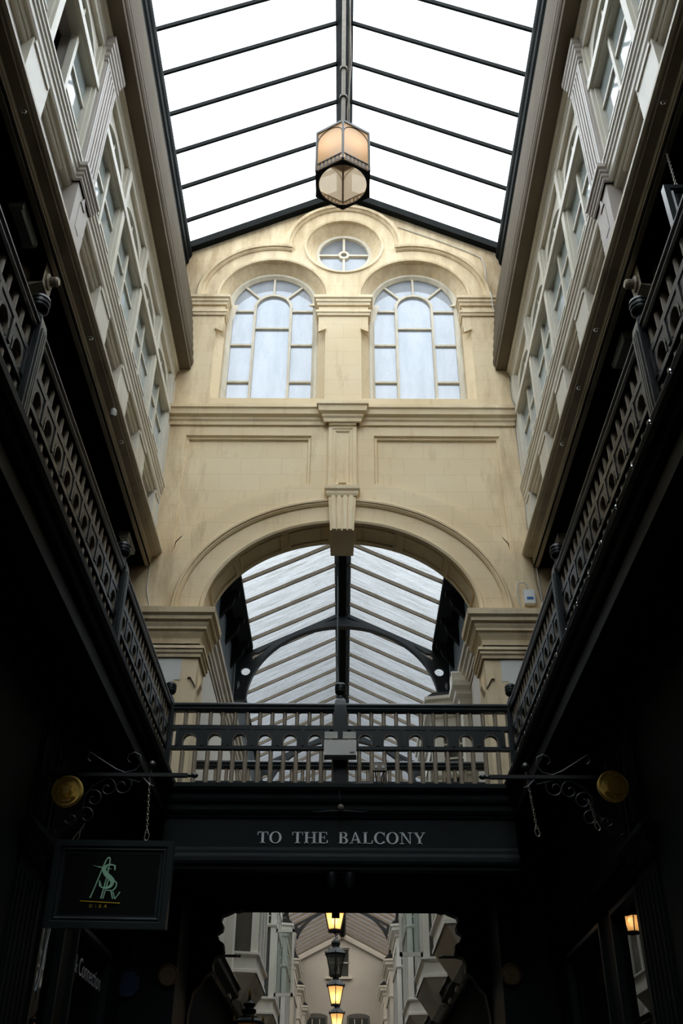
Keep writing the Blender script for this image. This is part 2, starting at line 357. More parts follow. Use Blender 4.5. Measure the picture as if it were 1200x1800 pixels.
# arch imposts
pr = [(0,7.44),(.03,7.44),(.035,7.48),(.055,7.5),(.055,7.54),(.075,7.55),(.075,7.59),(0,7.60)]
pr3 = [(0,7.59),(.0,7.65),(.015,7.72),(.05,7.78),(.06,7.82),(.09,7.83),(.09,7.86),(.11,7.9),(.11,7.93),(.15,7.95),(.155,8.0),(.19,8.03),(.2,8.11),(0,8.13)]
for s in (-1, 1):
    path = [(-3.6,FY),(-1.905,FY),(-1.905,FY+.6)]
    t = MB().sweep(path, pr).sweep(path, pr3)
    if s > 0: t.flipx()
    trim(t)
# chamfer stops on the arch piers and the white-washed strip of wall beside them
for s in (-1, 1):
    t = MB(); t.prism([(-1.905,7.30),(-2.0,7.22),(-2.02,7.15),(-1.98,7.15),(-1.905,7.02)], 'y', FY-.03, FY+.02)
    t.prism([(-1.905,7.3),(-1.86,7.2),(-1.86,7.12),(-1.905,7.0)], 'y', FY+.12, FY+.28)
    if s > 0: t.flipx()
    trim(t)
WHITEWASH = mat('white_masonry_paint', (.62,.62,.57), .7, .05, 3)
for s in (-1, 1):
    t = MB(); t.prism([(-3.5,7.43),(-2.12,7.43),(-2.12,7.12),(-2.2,7.12),(-2.23,6.9),(-2.23,6.62),(-2.17,6.62),(-2.17,6.3),(-2.12,5.3),(-3.5,5.3)], 'y', FY-.006, FY+.002)
    if s > 0: t.flipx()
    structure(t.build('trim_%d' % (tn[0]+1), WHITEWASH)); tn[0] += 1
# coffers under the arch
t = MB()
for a0, a1 in ((14,36),(40,62),(66,84),(96,114),(118,140),(144,166)):
    for y0, y1 in ((FY+.1,FY+.13),(FY+.47,FY+.5)):
        t.loops([[ (1.905*math.cos(math.radians(a)), yy, 8.15+1.48*math.sin(math.radians(a))) for a in lin(a0,a1,8)] for yy in (y0,y1)] , False)
        lo = [[((1.905-d)*math.cos(math.radians(a)), yy, 8.15+(1.48-d)*math.sin(math.radians(a))) for a in lin(a0,a1,8)] for yy, d in ((y0,.0),(y0,.02),(y1,.02),(y1,.0))]
        t.loops(lo, False)
    for a in (a0, a1):
        lo = [[((1.905-d)*math.cos(math.radians(aa)), yy, 8.15+(1.48-d)*math.sin(math.radians(aa))) for yy in (FY+.1,FY+.5)] for aa, d in ((a-.5,0),(a-.5,.02),(a+.5,.02),(a+.5,0))]
        t.loops(lo, False)
trim(t)

# ---- the three windows of the screen wall
def ring2(cx, cz, r0, r1, t0, t1, n=24):
    return [(cx+r1*math.cos(t), cz+r1*math.sin(t)) for t in lin(t0,t1,n)] + [(cx+r0*math.cos(t), cz+r0*math.sin(t)) for t in lin(t1,t0,n)]
def screen_window(idx, cx):
    e = bpy.data.objects.new('window_%d' % idx, None); COL.objects.link(e); e.location = (cx, FY+.2, 12.0); structure(e)
    y0, y1 = FY+.2, FY+.3; zs = 14.25
    f = MB()
    ol = window_loop(cx,.80,.80,.80,12.0,14.28); il = window_loop(cx,.69,.69,.69,12.0,14.28)
    f.loops([y3(ol,y0), y3(inset(ol,.03),y0-.02), y3(inset(ol,.06),y0-.02), y3(il,y0+.03), y3(il,y1)], True)
    f.build('window_frame', FRAMEW, e)
    m = MB()
    for x in (cx-.31, cx+.31): m.box(x-.022, x+.022, y0+.01, y1, 12.0, 14.25)
    m.prism(ring2(cx,14.25,.29,.335,0,PI), 'y', y0+.01, y1); m.build('mullion', FRAMEW, e)
    b = MB()
    for z in (12.55, 13.38, 14.18):
        for s in (-1,1): b.box(cx+s*.31, cx+s*.69, y0+.02, y1-.01, z-.018, z+.018)
    b.box(cx-.3,cx+.3,y0+.02,y1-.01,13.75,13.785); b.box(cx-.3,cx+.3,y0+.02,y1-.01,12.11,12.15)
    for a in (45,90,135):
        a = math.radians(a); c, s_ = math.cos(a), math.sin(a)
        b.prism([(cx+.33*c-.018*s_,14.25+.33*s_+.018*c),(cx+.33*c+.018*s_,14.25+.33*s_-.018*c),(cx+.7*c+.018*s_,14.27+.7*s_-.018*c),(cx+.7*c-.018*s_,14.27+.7*s_+.018*c)], 'y', y0+.02, y1-.01)
    b.build('glazing_bar', FRAMEW, e)
    g = MB(); g.fill([window_loop(cx,.70,.70,.70,12.0,14.28)], y0+.06); g.build('glass_pane', WINGL, e)
screen_window(1, -1.22); screen_window(2, 1.22)
e = bpy.data.objects.new('window_3', None); COL.objects.link(e); e.location = (0,FY+.2,15.1); structure(e)
MB().prism(ring2(0,15.6,.445,.505,0,2*PI,48), 'y', FY+.19, FY+.3).build('window_frame', FRAMEW, e)
b = MB().box(-.022,.022,FY+.21,FY+.29,15.15,15.52).box(-.022,.022,FY+.21,FY+.29,15.68,16.05).box(-.45,-.08,FY+.21,FY+.29,15.58,15.62).box(.08,.45,FY+.21,FY+.29,15.58,15.62)
b.prism(ring2(0,15.6,.055,.1,0,2*PI,20), 'y', FY+.2, FY+.29); b.build('glazing_bar', FRAMEW, e)
MB().fill([arcpts(0,15.6,.46,.46,0,2*PI,40)[:-1]], FY+.26).build('glass_pane', WINGL, e)

# ================================================================== UPPER STOREY WINDOW WALLS
SIDEGL, n_, l_ = new_mat('dim_window_glass'); b_ = n_['Principled BSDF']
b_.inputs['Base Color'].default_value = (.30,.345,.34,1); b_.inputs['Roughness'].default_value = .06; b_.inputs['Specular IOR Level'].default_value = .9
WX = 2.75
def sx(mb, s): return mb.flipx() if s > 0 else mb      # everything below is drawn for the left wall
wi = [3]
YB = -8.0
def side_wall(s):
    nm = 'left' if s < 0 else 'right'
    # continuous boards: apron, head, shell behind
    W = MB()
    if s < 0: W.box(-2.95,-2.81,YB,5.14,8.9,12.6).box(-2.95,-2.81,5.74,FY,8.9,12.6).box(-2.95,-2.81,5.14,5.74,8.9,10.3).box(-2.95,-2.81,5.14,5.74,11.54,12.6)
    else: W.box(-2.95,-2.81,YB,FY,8.9,12.6)
    structure(sx(W,s).build('wall_'+nm, MAUVE))
    bays = [(6.81,8.01),(8.01,9.29),(9.29,10.57),(10.57,11.84),(5.10,6.37),(3.82,5.10),(2.54,3.82),(1.26,2.54)]
    # sill board
    T = MB(); T.sweep([(-WX,YB),(-WX,FY-.02)], [(-.06,9.99),(.045,9.99),(.06,10.02),(.06,10.09),(.075,10.11),(.075,10.15),(.09,10.17),(.09,10.21),(.105,10.23),(.105,10.26),(.08,10.28),(-.06,10.30)])
    T.sweep([(-WX,YB),(-WX,FY-.02)], [(-.06,9.93),(.0,9.93),(.015,9.96),(.015,9.99),(-.06,9.99)])
    trim(sx(T,s), CREAM)
    # head board and cornice bed
    T = MB(); T.sweep([(-WX,YB),(-WX,FY-.01)], [(-.06,12.32),(.03,12.32),(.03,12.40),(.045,12.42),(.045,12.47),(.06,12.49),(.06,12.54),(.09,12.56),(.09,12.60),(-.06,12.60)])
    trim(sx(T,s), CREAM)
    # big eaves cornice
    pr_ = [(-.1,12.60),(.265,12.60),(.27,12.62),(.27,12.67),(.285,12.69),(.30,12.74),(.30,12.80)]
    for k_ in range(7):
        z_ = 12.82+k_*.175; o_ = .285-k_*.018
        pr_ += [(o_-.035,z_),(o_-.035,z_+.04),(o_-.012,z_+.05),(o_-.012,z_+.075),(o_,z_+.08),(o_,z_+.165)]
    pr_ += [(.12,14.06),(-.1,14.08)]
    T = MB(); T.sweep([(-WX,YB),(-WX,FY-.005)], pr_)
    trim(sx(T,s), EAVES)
    T = MB(); T.box(-3.1,-2.78,YB,FY,14.0,15.35); structure(sx(T,s).build('wall_'+nm, GUTTER))
    T = MB(); T.sweep([(-2.78,YB),(-2.78,FY-.003)], [(-.1,15.1),(.0,15.1),(.03,15.14),(.035,15.24),(.06,15.28),(.075,15.34),(.07,15.42),(.04,15.47),(-.1,15.47)])
    trim(sx(T,s), GUTTER)
    # end board against the stone
    T = MB()
    for k, (a, b_) in enumerate(((0,.02),(.02,.045),(.045,.03),(.07,.055))): T.box(-2.82,-2.75+b_,FY-.14+a*1.6,FY-.14+a*1.6+.03,9.5,12.33)
    T.box(-2.82,-2.75,FY-.17,FY-.002,9.3,12.33); trim(sx(T,s), CREAM)
    # corbel blocks under the posts
    for yc in (11.84,10.57,9.29,8.01,5.10,3.82,2.54):
        T = MB(); w_ = .26 if yc < 11.8 else .16
        y0, y1 = yc-w_, min(yc+w_, FY-.01)
        T.box(-2.82,-2.715,y0,y1,9.36,9.985)
        T.box(-2.82,-2.70,y0+.03,y1-.03,9.93,9.985); trim(sx(T,s), CREAM)
    # apron panels
    for a, b_ in bays:
        T = MB(); T.sweep([(-2.79,a+.22),(-2.79,b_-.22)], [(-.04,9.88),(.01,9.88),(.025,9.90),(.025,9.985),(-.04,9.985)])
        trim(sx(T,s), CREAM)
    # fluted pilaster with caps and the little panel below
    T = MB(); T.box(-2.84,-2.67,6.36,6.82,10.30,12.2)
    for k in range(5): T.box(-2.68,-2.655,6.43+k*.072,6.43+k*.072+.035,10.36,12.12)
    T.box(-2.82,-2.655,6.38,6.42,10.3,12.2); T.box(-2.82,-2.655,6.765,6.80,10.3,12.2)
    path = [(-2.75,6.36),(-2.66,6.36),(-2.66,6.82),(-2.75,6.82)]
    path = path  # travel so that the right side faces outwards
    cap = [(0,12.12),(.012,12.12),(.015,12.16),(.03,12.18),(.03,12.22),(.012,12.23),(.012,12.28),(.03,12.30),(.035,12.34),(.05,12.36),(.05,12.41),(.065,12.43),(.065,12.50),(-.05,12.50),(-.05,12.12)]
    path2 = [(-2.75,6.36),(-2.67,6.36),(-2.67,6.82),(-2.75,6.82)]
    T.sweep(path2, cap)
    T.box(-2.8,-2.66,6.36,6.82,12.12,12.50)
    dzb = -.09
    base = [(0,10.08),(.015,10.1),(.015,10.13),(.03,10.15),(.03,10.18),(.045,10.2),(.045,10.23),(.065,10.25),(.065,10.3),(.03,10.34),(-.02,10.34),(-.02,10.08)]
    T.sweep([(-2.75,6.36),(-2.645,6.36),(-2.645,6.82),(-2.75,6.82)], [(a_,b_+dzb) for a_,b_ in base]); T.box(-2.8,-2.64,6.36,6.82,10.08+dzb,10.34+dzb)
    T.box(-2.82,-2.66,6.38,6.80,9.3,10.1)
    T.prism([(6.52,9.86),(6.66,9.86),(6.59,10.0)], 'x', -2.67, -2.645)
    T.box(-2.665,-2.655,6.52,6.66,9.5,9.84)
    trim(sx(T,s), MAUVE)
    # windows
    for bi, (a, b_) in enumerate(bays):
        wi[0] += 1
        e = bpy.data.objects.new('window_%d' % wi[0], None); COL.objects.link(e); e.location = (s*WX,(a+b_)/2,10.28); structure(e)
        mid = (a+b_)/2; g = .055
        openbay = (s < 0 and bi == 4)
        F = MB()
        F.box(-2.83,-2.70,a,a+g,10.28,12.33); F.box(-2.83,-2.70,b_-g,b_,10.28,12.33)
        F.box(-2.84,-2.735,a+g,a+g+.03,10.28,12.33); F.box(-2.84,-2.735,b_-g-.03,b_-g,10.28,12.33)
        F.box(-2.83,-2.73,a+g,b_-g,10.28,10.33)
        sx(F,s).build('window_frame', CREAM, e)
        F = MB(); F.box(-2.83,-2.685,a,b_,11.55,11.66); F.box(-2.83,-2.72,a,b_,11.52,11.55); sx(F,s).build('transom', CREAM, e)
        F = MB(); F.box(-2.83,-2.755,mid-.03,mid+.03,10.28,11.55); sx(F,s).build('mullion', CREAM, e)
        F = MB(); L, R = a+g+.02, b_-g-.02
        halves = [(mid+.03,R)] if openbay else [(L,mid-.03),(mid+.03,R)]
        for h0, h1 in halves:
            for z in (10.73, 11.13): F.box(-2.815,-2.77,h0,h1,z-.02,z+.02)
        F.box(-2.815,-2.77,mid-.02,mid+.02,11.66,12.1)
        sx(F,s).build('glazing_bar', CREAM, e)
        F = MB(); c = (L+R)/2; ra = (R-L)/2
        out = [(L-.05,11.66),(L-.05,12.34),(R+.05,12.34),(R+.05,11.66),(R-.03,11.66)] + [(c+(ra-.03)*math.cos(t), 11.72+.36*math.sin(t)) for t in lin(0,PI,20)] + [(L+.03,11.66)]
        F.prism(out, 'x', -2.83, -2.775)
        ri = [(c+(ra-.0)*math.cos(t), 11.72+.40*math.sin(t)) for t in lin(0,PI,20)] + [(c+(ra-.045)*math.cos(t), 11.72+.35*math.sin(t)) for t in lin(PI,0,20)]
        F.prism(ri, 'x', -2.80, -2.745)
        sx(F,s).build('arched_head', CREAM, e)
        F = MB()
        if openbay:
            F.box(-2.80,-2.795,mid,R,10.3,11.55); F.box(-2.80,-2.795,L,R,11.6,12.2)
        else: F.box(-2.80,-2.795,L,R,10.3,12.2)
        sx(F,s).build('glass_pane', SIDEGL, e)
    # lower cornice over the gallery
    T = MB(); T.sweep([(-2.72,YB),(-2.72,FY-.004)], [(-.06,8.86),(-.01,8.86),(-.01,8.885),(.0,8.89),(.0,8.91),(.008,8.915),(.008,8.935),(.0,8.94),(.0,8.955),(.012,8.96),(.014,9.02),(.10,9.035),(.10,9.055),(.125,9.065),(.15,9.09),(.15,9.13),(.03,9.2),(-.06,9.25)])
    trim(sx(T,s), GALC)
for s in (-1, 1): side_wall(s)
ROOM = mat('drab_room_plaster', (.20,.20,.15), .8, .1)
structure(MB().box(-4.38,-4.3,4.2,6.9,8.95,12.6).box(-4.38,-2.96,4.2,4.28,8.95,12.6).box(-4.38,-2.96,6.82,6.9,8.95,12.6).box(-4.38,-2.96,4.2,6.9,12.4,12.6).build('wall_left', ROOM))
# shells behind the walls: dark rooms, gallery backs, outer masonry
for s in (-1, 1):
    nm = 'left' if s < 0 else 'right'
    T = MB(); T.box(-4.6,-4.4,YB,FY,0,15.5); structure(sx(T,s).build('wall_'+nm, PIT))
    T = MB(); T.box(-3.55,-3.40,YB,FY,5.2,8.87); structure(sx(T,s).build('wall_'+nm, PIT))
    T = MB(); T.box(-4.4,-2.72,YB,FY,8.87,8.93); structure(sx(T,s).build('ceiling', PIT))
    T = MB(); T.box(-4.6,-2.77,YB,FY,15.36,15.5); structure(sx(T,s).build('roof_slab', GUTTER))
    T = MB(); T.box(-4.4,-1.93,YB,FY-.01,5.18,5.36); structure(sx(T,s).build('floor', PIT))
structure(MB().box(-4.6,4.6,YB-.2,YB,0,17.2).build('wall_back', PIT))
structure(MB().box(-4.6,4.6,YB,60,-.1,0).build('floor', mat('worn_paving', (.055,.05,.045), .7, .2, 3)))

# ================================================================== MAIN GLASS ROOF
e = bpy.data.objects.new('ceiling', None); COL.objects.link(e); e.location = (0,2,15.5); structure(e)
EX, EZ, RZ = 2.78, 15.50, 17.0
sl = (RZ-EZ)/EX
for s in (-1, 1):
    g = MB(); g.loops([[(s*EX,YB,EZ+.05),(s*EX,FY,EZ+.05)],[(0,YB,RZ+.05),(0,FY,RZ+.05)]], False); g.build('glass_sheet', ROOFGL, e)
    y = FY - .62
    while y > YB:
        b = MB(); b.add([(s*x, y+dy, EZ+(EX-x)*sl+dz) for x in (EX,.1) for dy in (-.018,.018) for dz in (-.045,.045)], [(0,1,3,2),(4,6,7,5),(0,4,5,1),(2,3,7,6),(1,5,7,3),(0,2,6,4)])
        b.build('glazing_bar', GUTTER, e); y -= .69
    v = MB(); v.add([(s*x, FY-.13+dy, EZ+(EX-x)*sl+dz) for x in (EX,.0) for dy in (0,.12) for dz in (-.12,.05)], [(0,1,3,2),(4,6,7,5),(0,4,5,1),(2,3,7,6),(1,5,7,3),(0,2,6,4)])
    v.build('verge_board', GUTTER, e)
MB().prism([(-.14,16.93),(-.03,16.78),(.03,16.78),(.14,16.93),(.1,17.1),(-.1,17.1)], 'y', YB, FY).build('ridge_beam', GUTTER, e)
MB().tube([(.075,YB,16.80),(.075,3,16.80),(.09,7,16.76),(.07,FY-.2,16.80)], .012, 6).build('conduit', STEEL, e)

# ================================================================== BALUSTRADES
def newel(parent, x, loc):
    """newel post with its ribbed finial; local frame of the section"""
    m = MB(); h = .0725
    def sq(k, z): return [(x-k,-k,z),(x+k,-k,z),(x+k,k,z),(x-k,k,z)]
    m.loops([sq(h,-.08), sq(h,.92), sq(h*.98,.99), sq(h*.86,1.05), sq(h*.55,1.09), sq(h*.4,1.10)]); m.add(sq(h*.4,1.10), [(0,1,2,3)])
    for a in (-.03,.0,.03):
        m.box(x+a-.009,x+a+.009,-h-.008,-h+.01,.25,.96); m.box(x+a-.009,x+a+.009,h-.01,h+.008,.25,.96)
        m.box(x-h-.008,x-h+.01,a-.009,a+.009,.25,.96); m.box(x+h-.01,x+h+.008,a-.009,a+.009,.25,.96)
    o = m.build('newel_post', BLACK, parent)
    f = MB().lathe([(.03,1.09),(.045,1.10),(.035,1.125),(.03,1.14),(.055,1.155),(.068,1.175),(.068,1.19),(.062,1.195),(.062,1.205),(.07,1.21),(.07,1.23),(.064,1.235),(.064,1.245),(.07,1.25),(.066,1.27),(.05,1.285),(.02,1.29),(.001,1.29)], (x,0,0), 20)
    f.build('finial', BLACK, o, True)
    return o
def make_section(L, name, label, newels, pitch=.1465, group=None, x0=.09):
    e = thing(name, (0,0,0), label, 'balustrade', group)
    r = MB(); X0, X1 = newels and .07 or .0, L-.07
    for z0, z1, d in ((-.03,.03,.045),(.45,.49,.035),(.69,.74,.04)): r.box(X0,X1,-d,d,z0,z1)
    r.box(X0,X1,-.055,.055,.03,.042)
    r.build('rail', BLACK, e)
    hr = MB(); hr.prism([(-.04,.92),(.04,.92),(.05,.945),(.05,.96),(.062,.985),(.062,1.0),(.03,1.025),(-.03,1.025),(-.062,1.0),(-.062,.985),(-.05,.96),(-.05,.945)], 'x', X0, X1)
    hr.build('handrail', BLACK, e)
    n = int((L-2*x0)/pitch); p0 = (L-n*pitch)/2
    lo = up = None
    for i in range(n+1):
        x = p0+i*pitch
        if lo is None:
            lo = MB().lathe([(.022,.03),(.027,.04),(.027,.42),(.012,.455)], (0,0,0), 8, ph=PI/8).build('baluster', TAUPE, e); lo.location = (x,0,0)
            up = MB().lathe([(.022,.74),(.026,.75),(.026,.905),(.02,.925)], (0,0,0), 8, ph=PI/8).build('baluster', TAUPE, e); up.location = (x,0,0)
        else:
            for q in (lo, up):
                c = q.copy(); COL.objects.link(c); c.location = (x,0,0)
    # arcaded middle band
    na = n//2; ax0 = (L-na*2*pitch)/2
    A = MB(); P = 2*pitch
    for i in range(na):
        c = ax0+(i+.5)*P; r_ = .083
        poly = [(c-P/2,.49),(c-P/2,.69),(c+P/2,.69),(c+P/2,.49),(c+r_,.49),(c+r_,.555)] + [(c+r_*math.cos(t), .555+r_*math.sin(t)) for t in lin(0,PI,14)][1:-1] + [(c-r_,.555),(c-r_,.49)]
        A.prism(poly, 'y', -.034, .034)
        A.prism([(c+(r_+.022)*math.cos(t), .555+(r_+.022)*math.sin(t)) for t in lin(0,PI,14)] + [(c+r_*math.cos(t), .555+r_*math.sin(t)) for t in lin(PI,0,14)], 'y', -.040, .040)
        A.box(c-r_-.012,c-r_,-.040,.040,.49,.555); A.box(c+r_,c+r_+.012,-.040,.040,.49,.555)
        U_ = lambda q: [(c-q,.49),(c-q,.555)] + [(c+q*math.cos(t), .555+q*math.sin(t)) for t in lin(PI,0,14)][1:-1] + [(c+q,.555),(c+q,.49)]
        V_ = MB(); V_.loops([y3(U_(r_-.001),-.039), y3(U_(r_-.001),.039), y3(U_(r_-.006),.039), y3(U_(r_-.006),-.039), y3(U_(r_-.001),-.039)], False); V_.build('arch_lining', TAUPE, e)
    A.build('arcade_panel', BLACK, e)
    st = MB().box(-.02,.02,-.044,.044,.49,.69).build('stile', BLACK, e); st.location = (ax0,0,0)
    for i in range(1,na+1):
        c = st.copy(); COL.objects.link(c); c.location = (ax0+i*P,0,0)
    for x in newels: newel(e, x, None)
    return e
BZ = 5.36
sec = make_section(3.14, 'gallery_balustrade', 'x', [3.14])
names = {(-1,7.93): 'dark balustrade on the left gallery, the section reaching the footbridge corner', (-1,4.79): 'dark balustrade on the left gallery, middle section with a post near the left edge',
         (1,7.93): 'dark balustrade on the right gallery, the section reaching the footbridge corner', (1,4.79): 'dark balustrade on the right gallery, middle section below the bulkhead light',
         (-1,1.65): 'dark balustrade on the left gallery, nearest section running out of frame', (1,1.65): 'dark balustrade on the right gallery, nearest section running out of frame'}
first = True
for (s, y), lb in names.items():
    o = sec if first else dup(sec); first = False
    o['label'] = lb; o['group'] = 'balustrades along the side galleries'
    o.location = (s*2.05, y, BZ); o.rotation_euler = (0,0,PI/2)
fb = make_section(2.05, 'bridge_balustrade', 'dark balustrade across the front of the footbridge, left half', [2.05], x0=.05); fb.location = (-2.05, 11.07, BZ); fb['group'] = 'balustrades of the footbridge'
fb2 = make_section(2.05, 'bridge_balustrade', 'dark balustrade across the front of the footbridge, right half', [], x0=.05); fb2.location = (0, 11.07, BZ); fb2['group'] = 'balustrades of the footbridge'
bb = make_section(4.10, 'bridge_balustrade', 'dark balustrade along the rear of the footbridge, seen between the front bars', [.0,2.05,4.10], x0=.05); bb.location = (-2.05, 13.0, BZ); bb['group'] = 'balustrades of the footbridge'

# ================================================================== THE FOOTBRIDGE
e = thing('footbridge', (0,12,5.2), 'dark painted footbridge beam lettered TO THE BALCONY crossing the arcade', 'bridge')
MB().box(-1.95,1.95,11.0,13.1,5.18,5.33).build('deck', BLACKM, e)
pr = [(-.1,4.44),(.06,4.44),(.06,4.47),(.09,4.49),(.10,4.52),(.10,4.56),(.07,4.58),(.055,4.61),(.055,4.64),(.03,4.66),(.02,4.68),(0,4.69),(0,5.0),(.02,5.01),(.03,5.04),(.05,5.05),(.07,5.08),(.075,5.14),(.11,5.16),(.125,5.19),(.13,5.24),(.17,5.27),(.19,5.30),(.19,5.345),(-.1,5.345)]
MB().sweep([(-1.95,11.03),(1.95,11.03)], pr).build('fascia', FASC, e)
MB().box(-1.95,1.95,11.0,13.1,4.46,4.5).build('soffit', PIT, e)
MB().box(-2.4,2.4,12.95,13.1,4.48,5.3).build('beam', BLACKM, e)
# hand built roman capitals
LETTER = mat('pale_lettering_paint', (.62,.64,.64), .5, .06, 10)
def roman(word, x0, z0, H, width_total, y, m, parent, depth=.008):
    T, t = .19*H, .06*H                       # thick and thin strokes
    def ring(cx, cz, a, b, ia, ib, t0, t1, n=22):
        return [(cx+a*math.cos(k), cz+b*math.sin(k)) for k in lin(t0,t1,n)] + [(cx+ia*math.cos(k), cz+ib*math.sin(k)) for k in lin(t1,t0,n)]
    def R(x, z, w_, h): return [(x,z),(x+w_,z),(x+w_,z+h),(x,z+h)]
    def serif(x, z, w_, up): return [(x,z),(x+w_,z),(x+w_,z+t),(x,z+t)]
    G = {}
    G['T'] = (.86*H, [R(.335*H,0,T,H), R(0,H-t,.86*H,t), R(.22*H,0,.42*H,t), [(0,H),(0,H*.72),(.05*H,H*.72),(.10*H,H)], [(.86*H,H),(.76*H,H),(.81*H,H*.72),(.86*H,H*.72)]])
    G['O'] = (.98*H, [ring(.49*H,.5*H,.49*H,.52*H,.49*H-T,.52*H-t,0,2*PI,40)])
    G['H'] = (1.0*H, [R(.1*H,0,T,H), R(.71*H,0,T,H), R(.2*H,.47*H,.6*H,t), R(0,0,.39*H,t), R(0,H-t,.39*H,t), R(.61*H,0,.39*H,t), R(.61*H,H-t,.39*H,t)])
    G['E'] = (.80*H, [R(.1*H,0,T,H), R(0,0,.78*H,t), R(0,H-t,.74*H,t), R(.2*H,.49*H,.36*H,t), R(.52*H,.37*H,t*.8,.3*H), [(.78*H,0),(.8*H,.28*H),(.74*H,.28*H),(.66*H,0)], [(.74*H,H),(.63*H,H),(.69*H,.74*H),(.74*H,.74*H)]])
    G['B'] = (.78*H, [R(.1*H,0,T,H), R(0,0,.45*H,t), R(0,H-t,.42*H,t), R(.2*H,.5*H,.28*H,t), ring(.42*H,.26*H,.35*H,.27*H,.35*H-T,.27*H-t,-PI/2,PI/2), ring(.40*H,.76*H,.31*H,.245*H,.31*H-T*.9,.245*H-t,-PI/2,PI/2)])
    G['A'] = (.98*H, [[(.44*H,H),(.54*H,H),(.92*H,0),(.70*H,0)], [(.44*H,H),(.52*H,H),(.19*H,0),(.12*H,0)], R(.25*H,.3*H,.42*H,t), R(0,0,.32*H,t), R(.61*H,0,.37*H,t)])
    G['L'] = (.80*H, [R(.1*H,0,T,H), R(0,0,.78*H,t), R(0,H-t,.39*H,t), [(.78*H,0),(.80*H,.3*H),(.74*H,.3*H),(.65*H,0)]])
    G['C'] = (.88*H, [ring(.49*H,.5*H,.49*H,.52*H,.49*H-T,.52*H-t,math.radians(38),math.radians(322),40), R(.80*H,.66*H,.06*H,.34*H), R(.80*H,.05*H,.05*H,.16*H)])
    G['N'] = (1.0*H, [R(.14*H,0,t,H), R(.80*H,0,t,H), [(.08*H,H),(.3*H,H),(.86*H,0),(.78*H,0)], R(0,0,.34*H,t), R(.66*H,H-t,.34*H,t), R(0,H-t,.25*H,t)])
    G['Y'] = (.96*H, [R(.385*H,0,T,.48*H), [(.06*H,H),(.28*H,H),(.57*H,.44*H),(.40*H,.40*H)], [(.82*H,H),(.9*H,H),(.56*H,.40*H),(.48*H,.46*H)], R(.28*H,0,.40*H,t), R(0,H-t,.36*H,t), R(.66*H,H-t,.30*H,t)])
    sp = .10*H; wsp = .75*H
    tot = sum((G[c][0]+sp) if c != ' ' else wsp for c in word)-sp; k = width_total/tot
    x = 0; mb = MB(); word += ' '
    for c in word:
        if c == ' ':
            x += wsp; mb.build('lettering', m, parent); mb = MB(); continue
        for poly in G[c][1]: mb.prism([((x+px_)*k+x0, z0+pz) for px_, pz in poly], 'y', y-depth, y)
        x += G[c][0]+sp
roman('TO THE BALCONY', -.905, 4.73, .125, 1.85, 11.03, LETTER, e)
MB().sweep([(-.0,13.1),(-.1,13.1)], [(0,4.4),(.02,4.4),(.02,4.5),(0,4.5)]).build('bracket', BLACKM, e)
# dark side walls, carved corbels and shopfront blocks under the bridge
corb = [(-1.81,4.5),(-1.19,4.5),(-1.20,4.46),(-1.27,4.44),(-1.31,4.45),(-1.37,4.42),(-1.45,4.39),(-1.47,4.33),(-1.43,4.28),(-1.44,4.22),(-1.50,4.18),(-1.47,4.10),(-1.41,4.06),(-1.40,3.98),(-1.44,3.93),(-1.50,3.92),(-1.53,3.84),(-1.52,3.76),(-1.60,3.70),(-1.66,3.60),(-1.74,3.52),(-1.78,3.3),(-1.78,2.6),(-1.81,2.6)]
for s in (-1,1):
    o = sx(MB().prism(corb,'y',12.92,13.1), s).build('carved_corbel', BLACKM)
    tag(o, 'black carved scroll corbel under the footbridge on the %s of the passage' % ('left' if s<0 else 'right'), 'corbel', 'scroll corbels under the footbridge')
    structure(sx(MB().box(-4.4,-1.80,11.9,13.1,0,5.18), s).build('wall_%s' % ('left' if s<0 else 'right'), BLACKM))

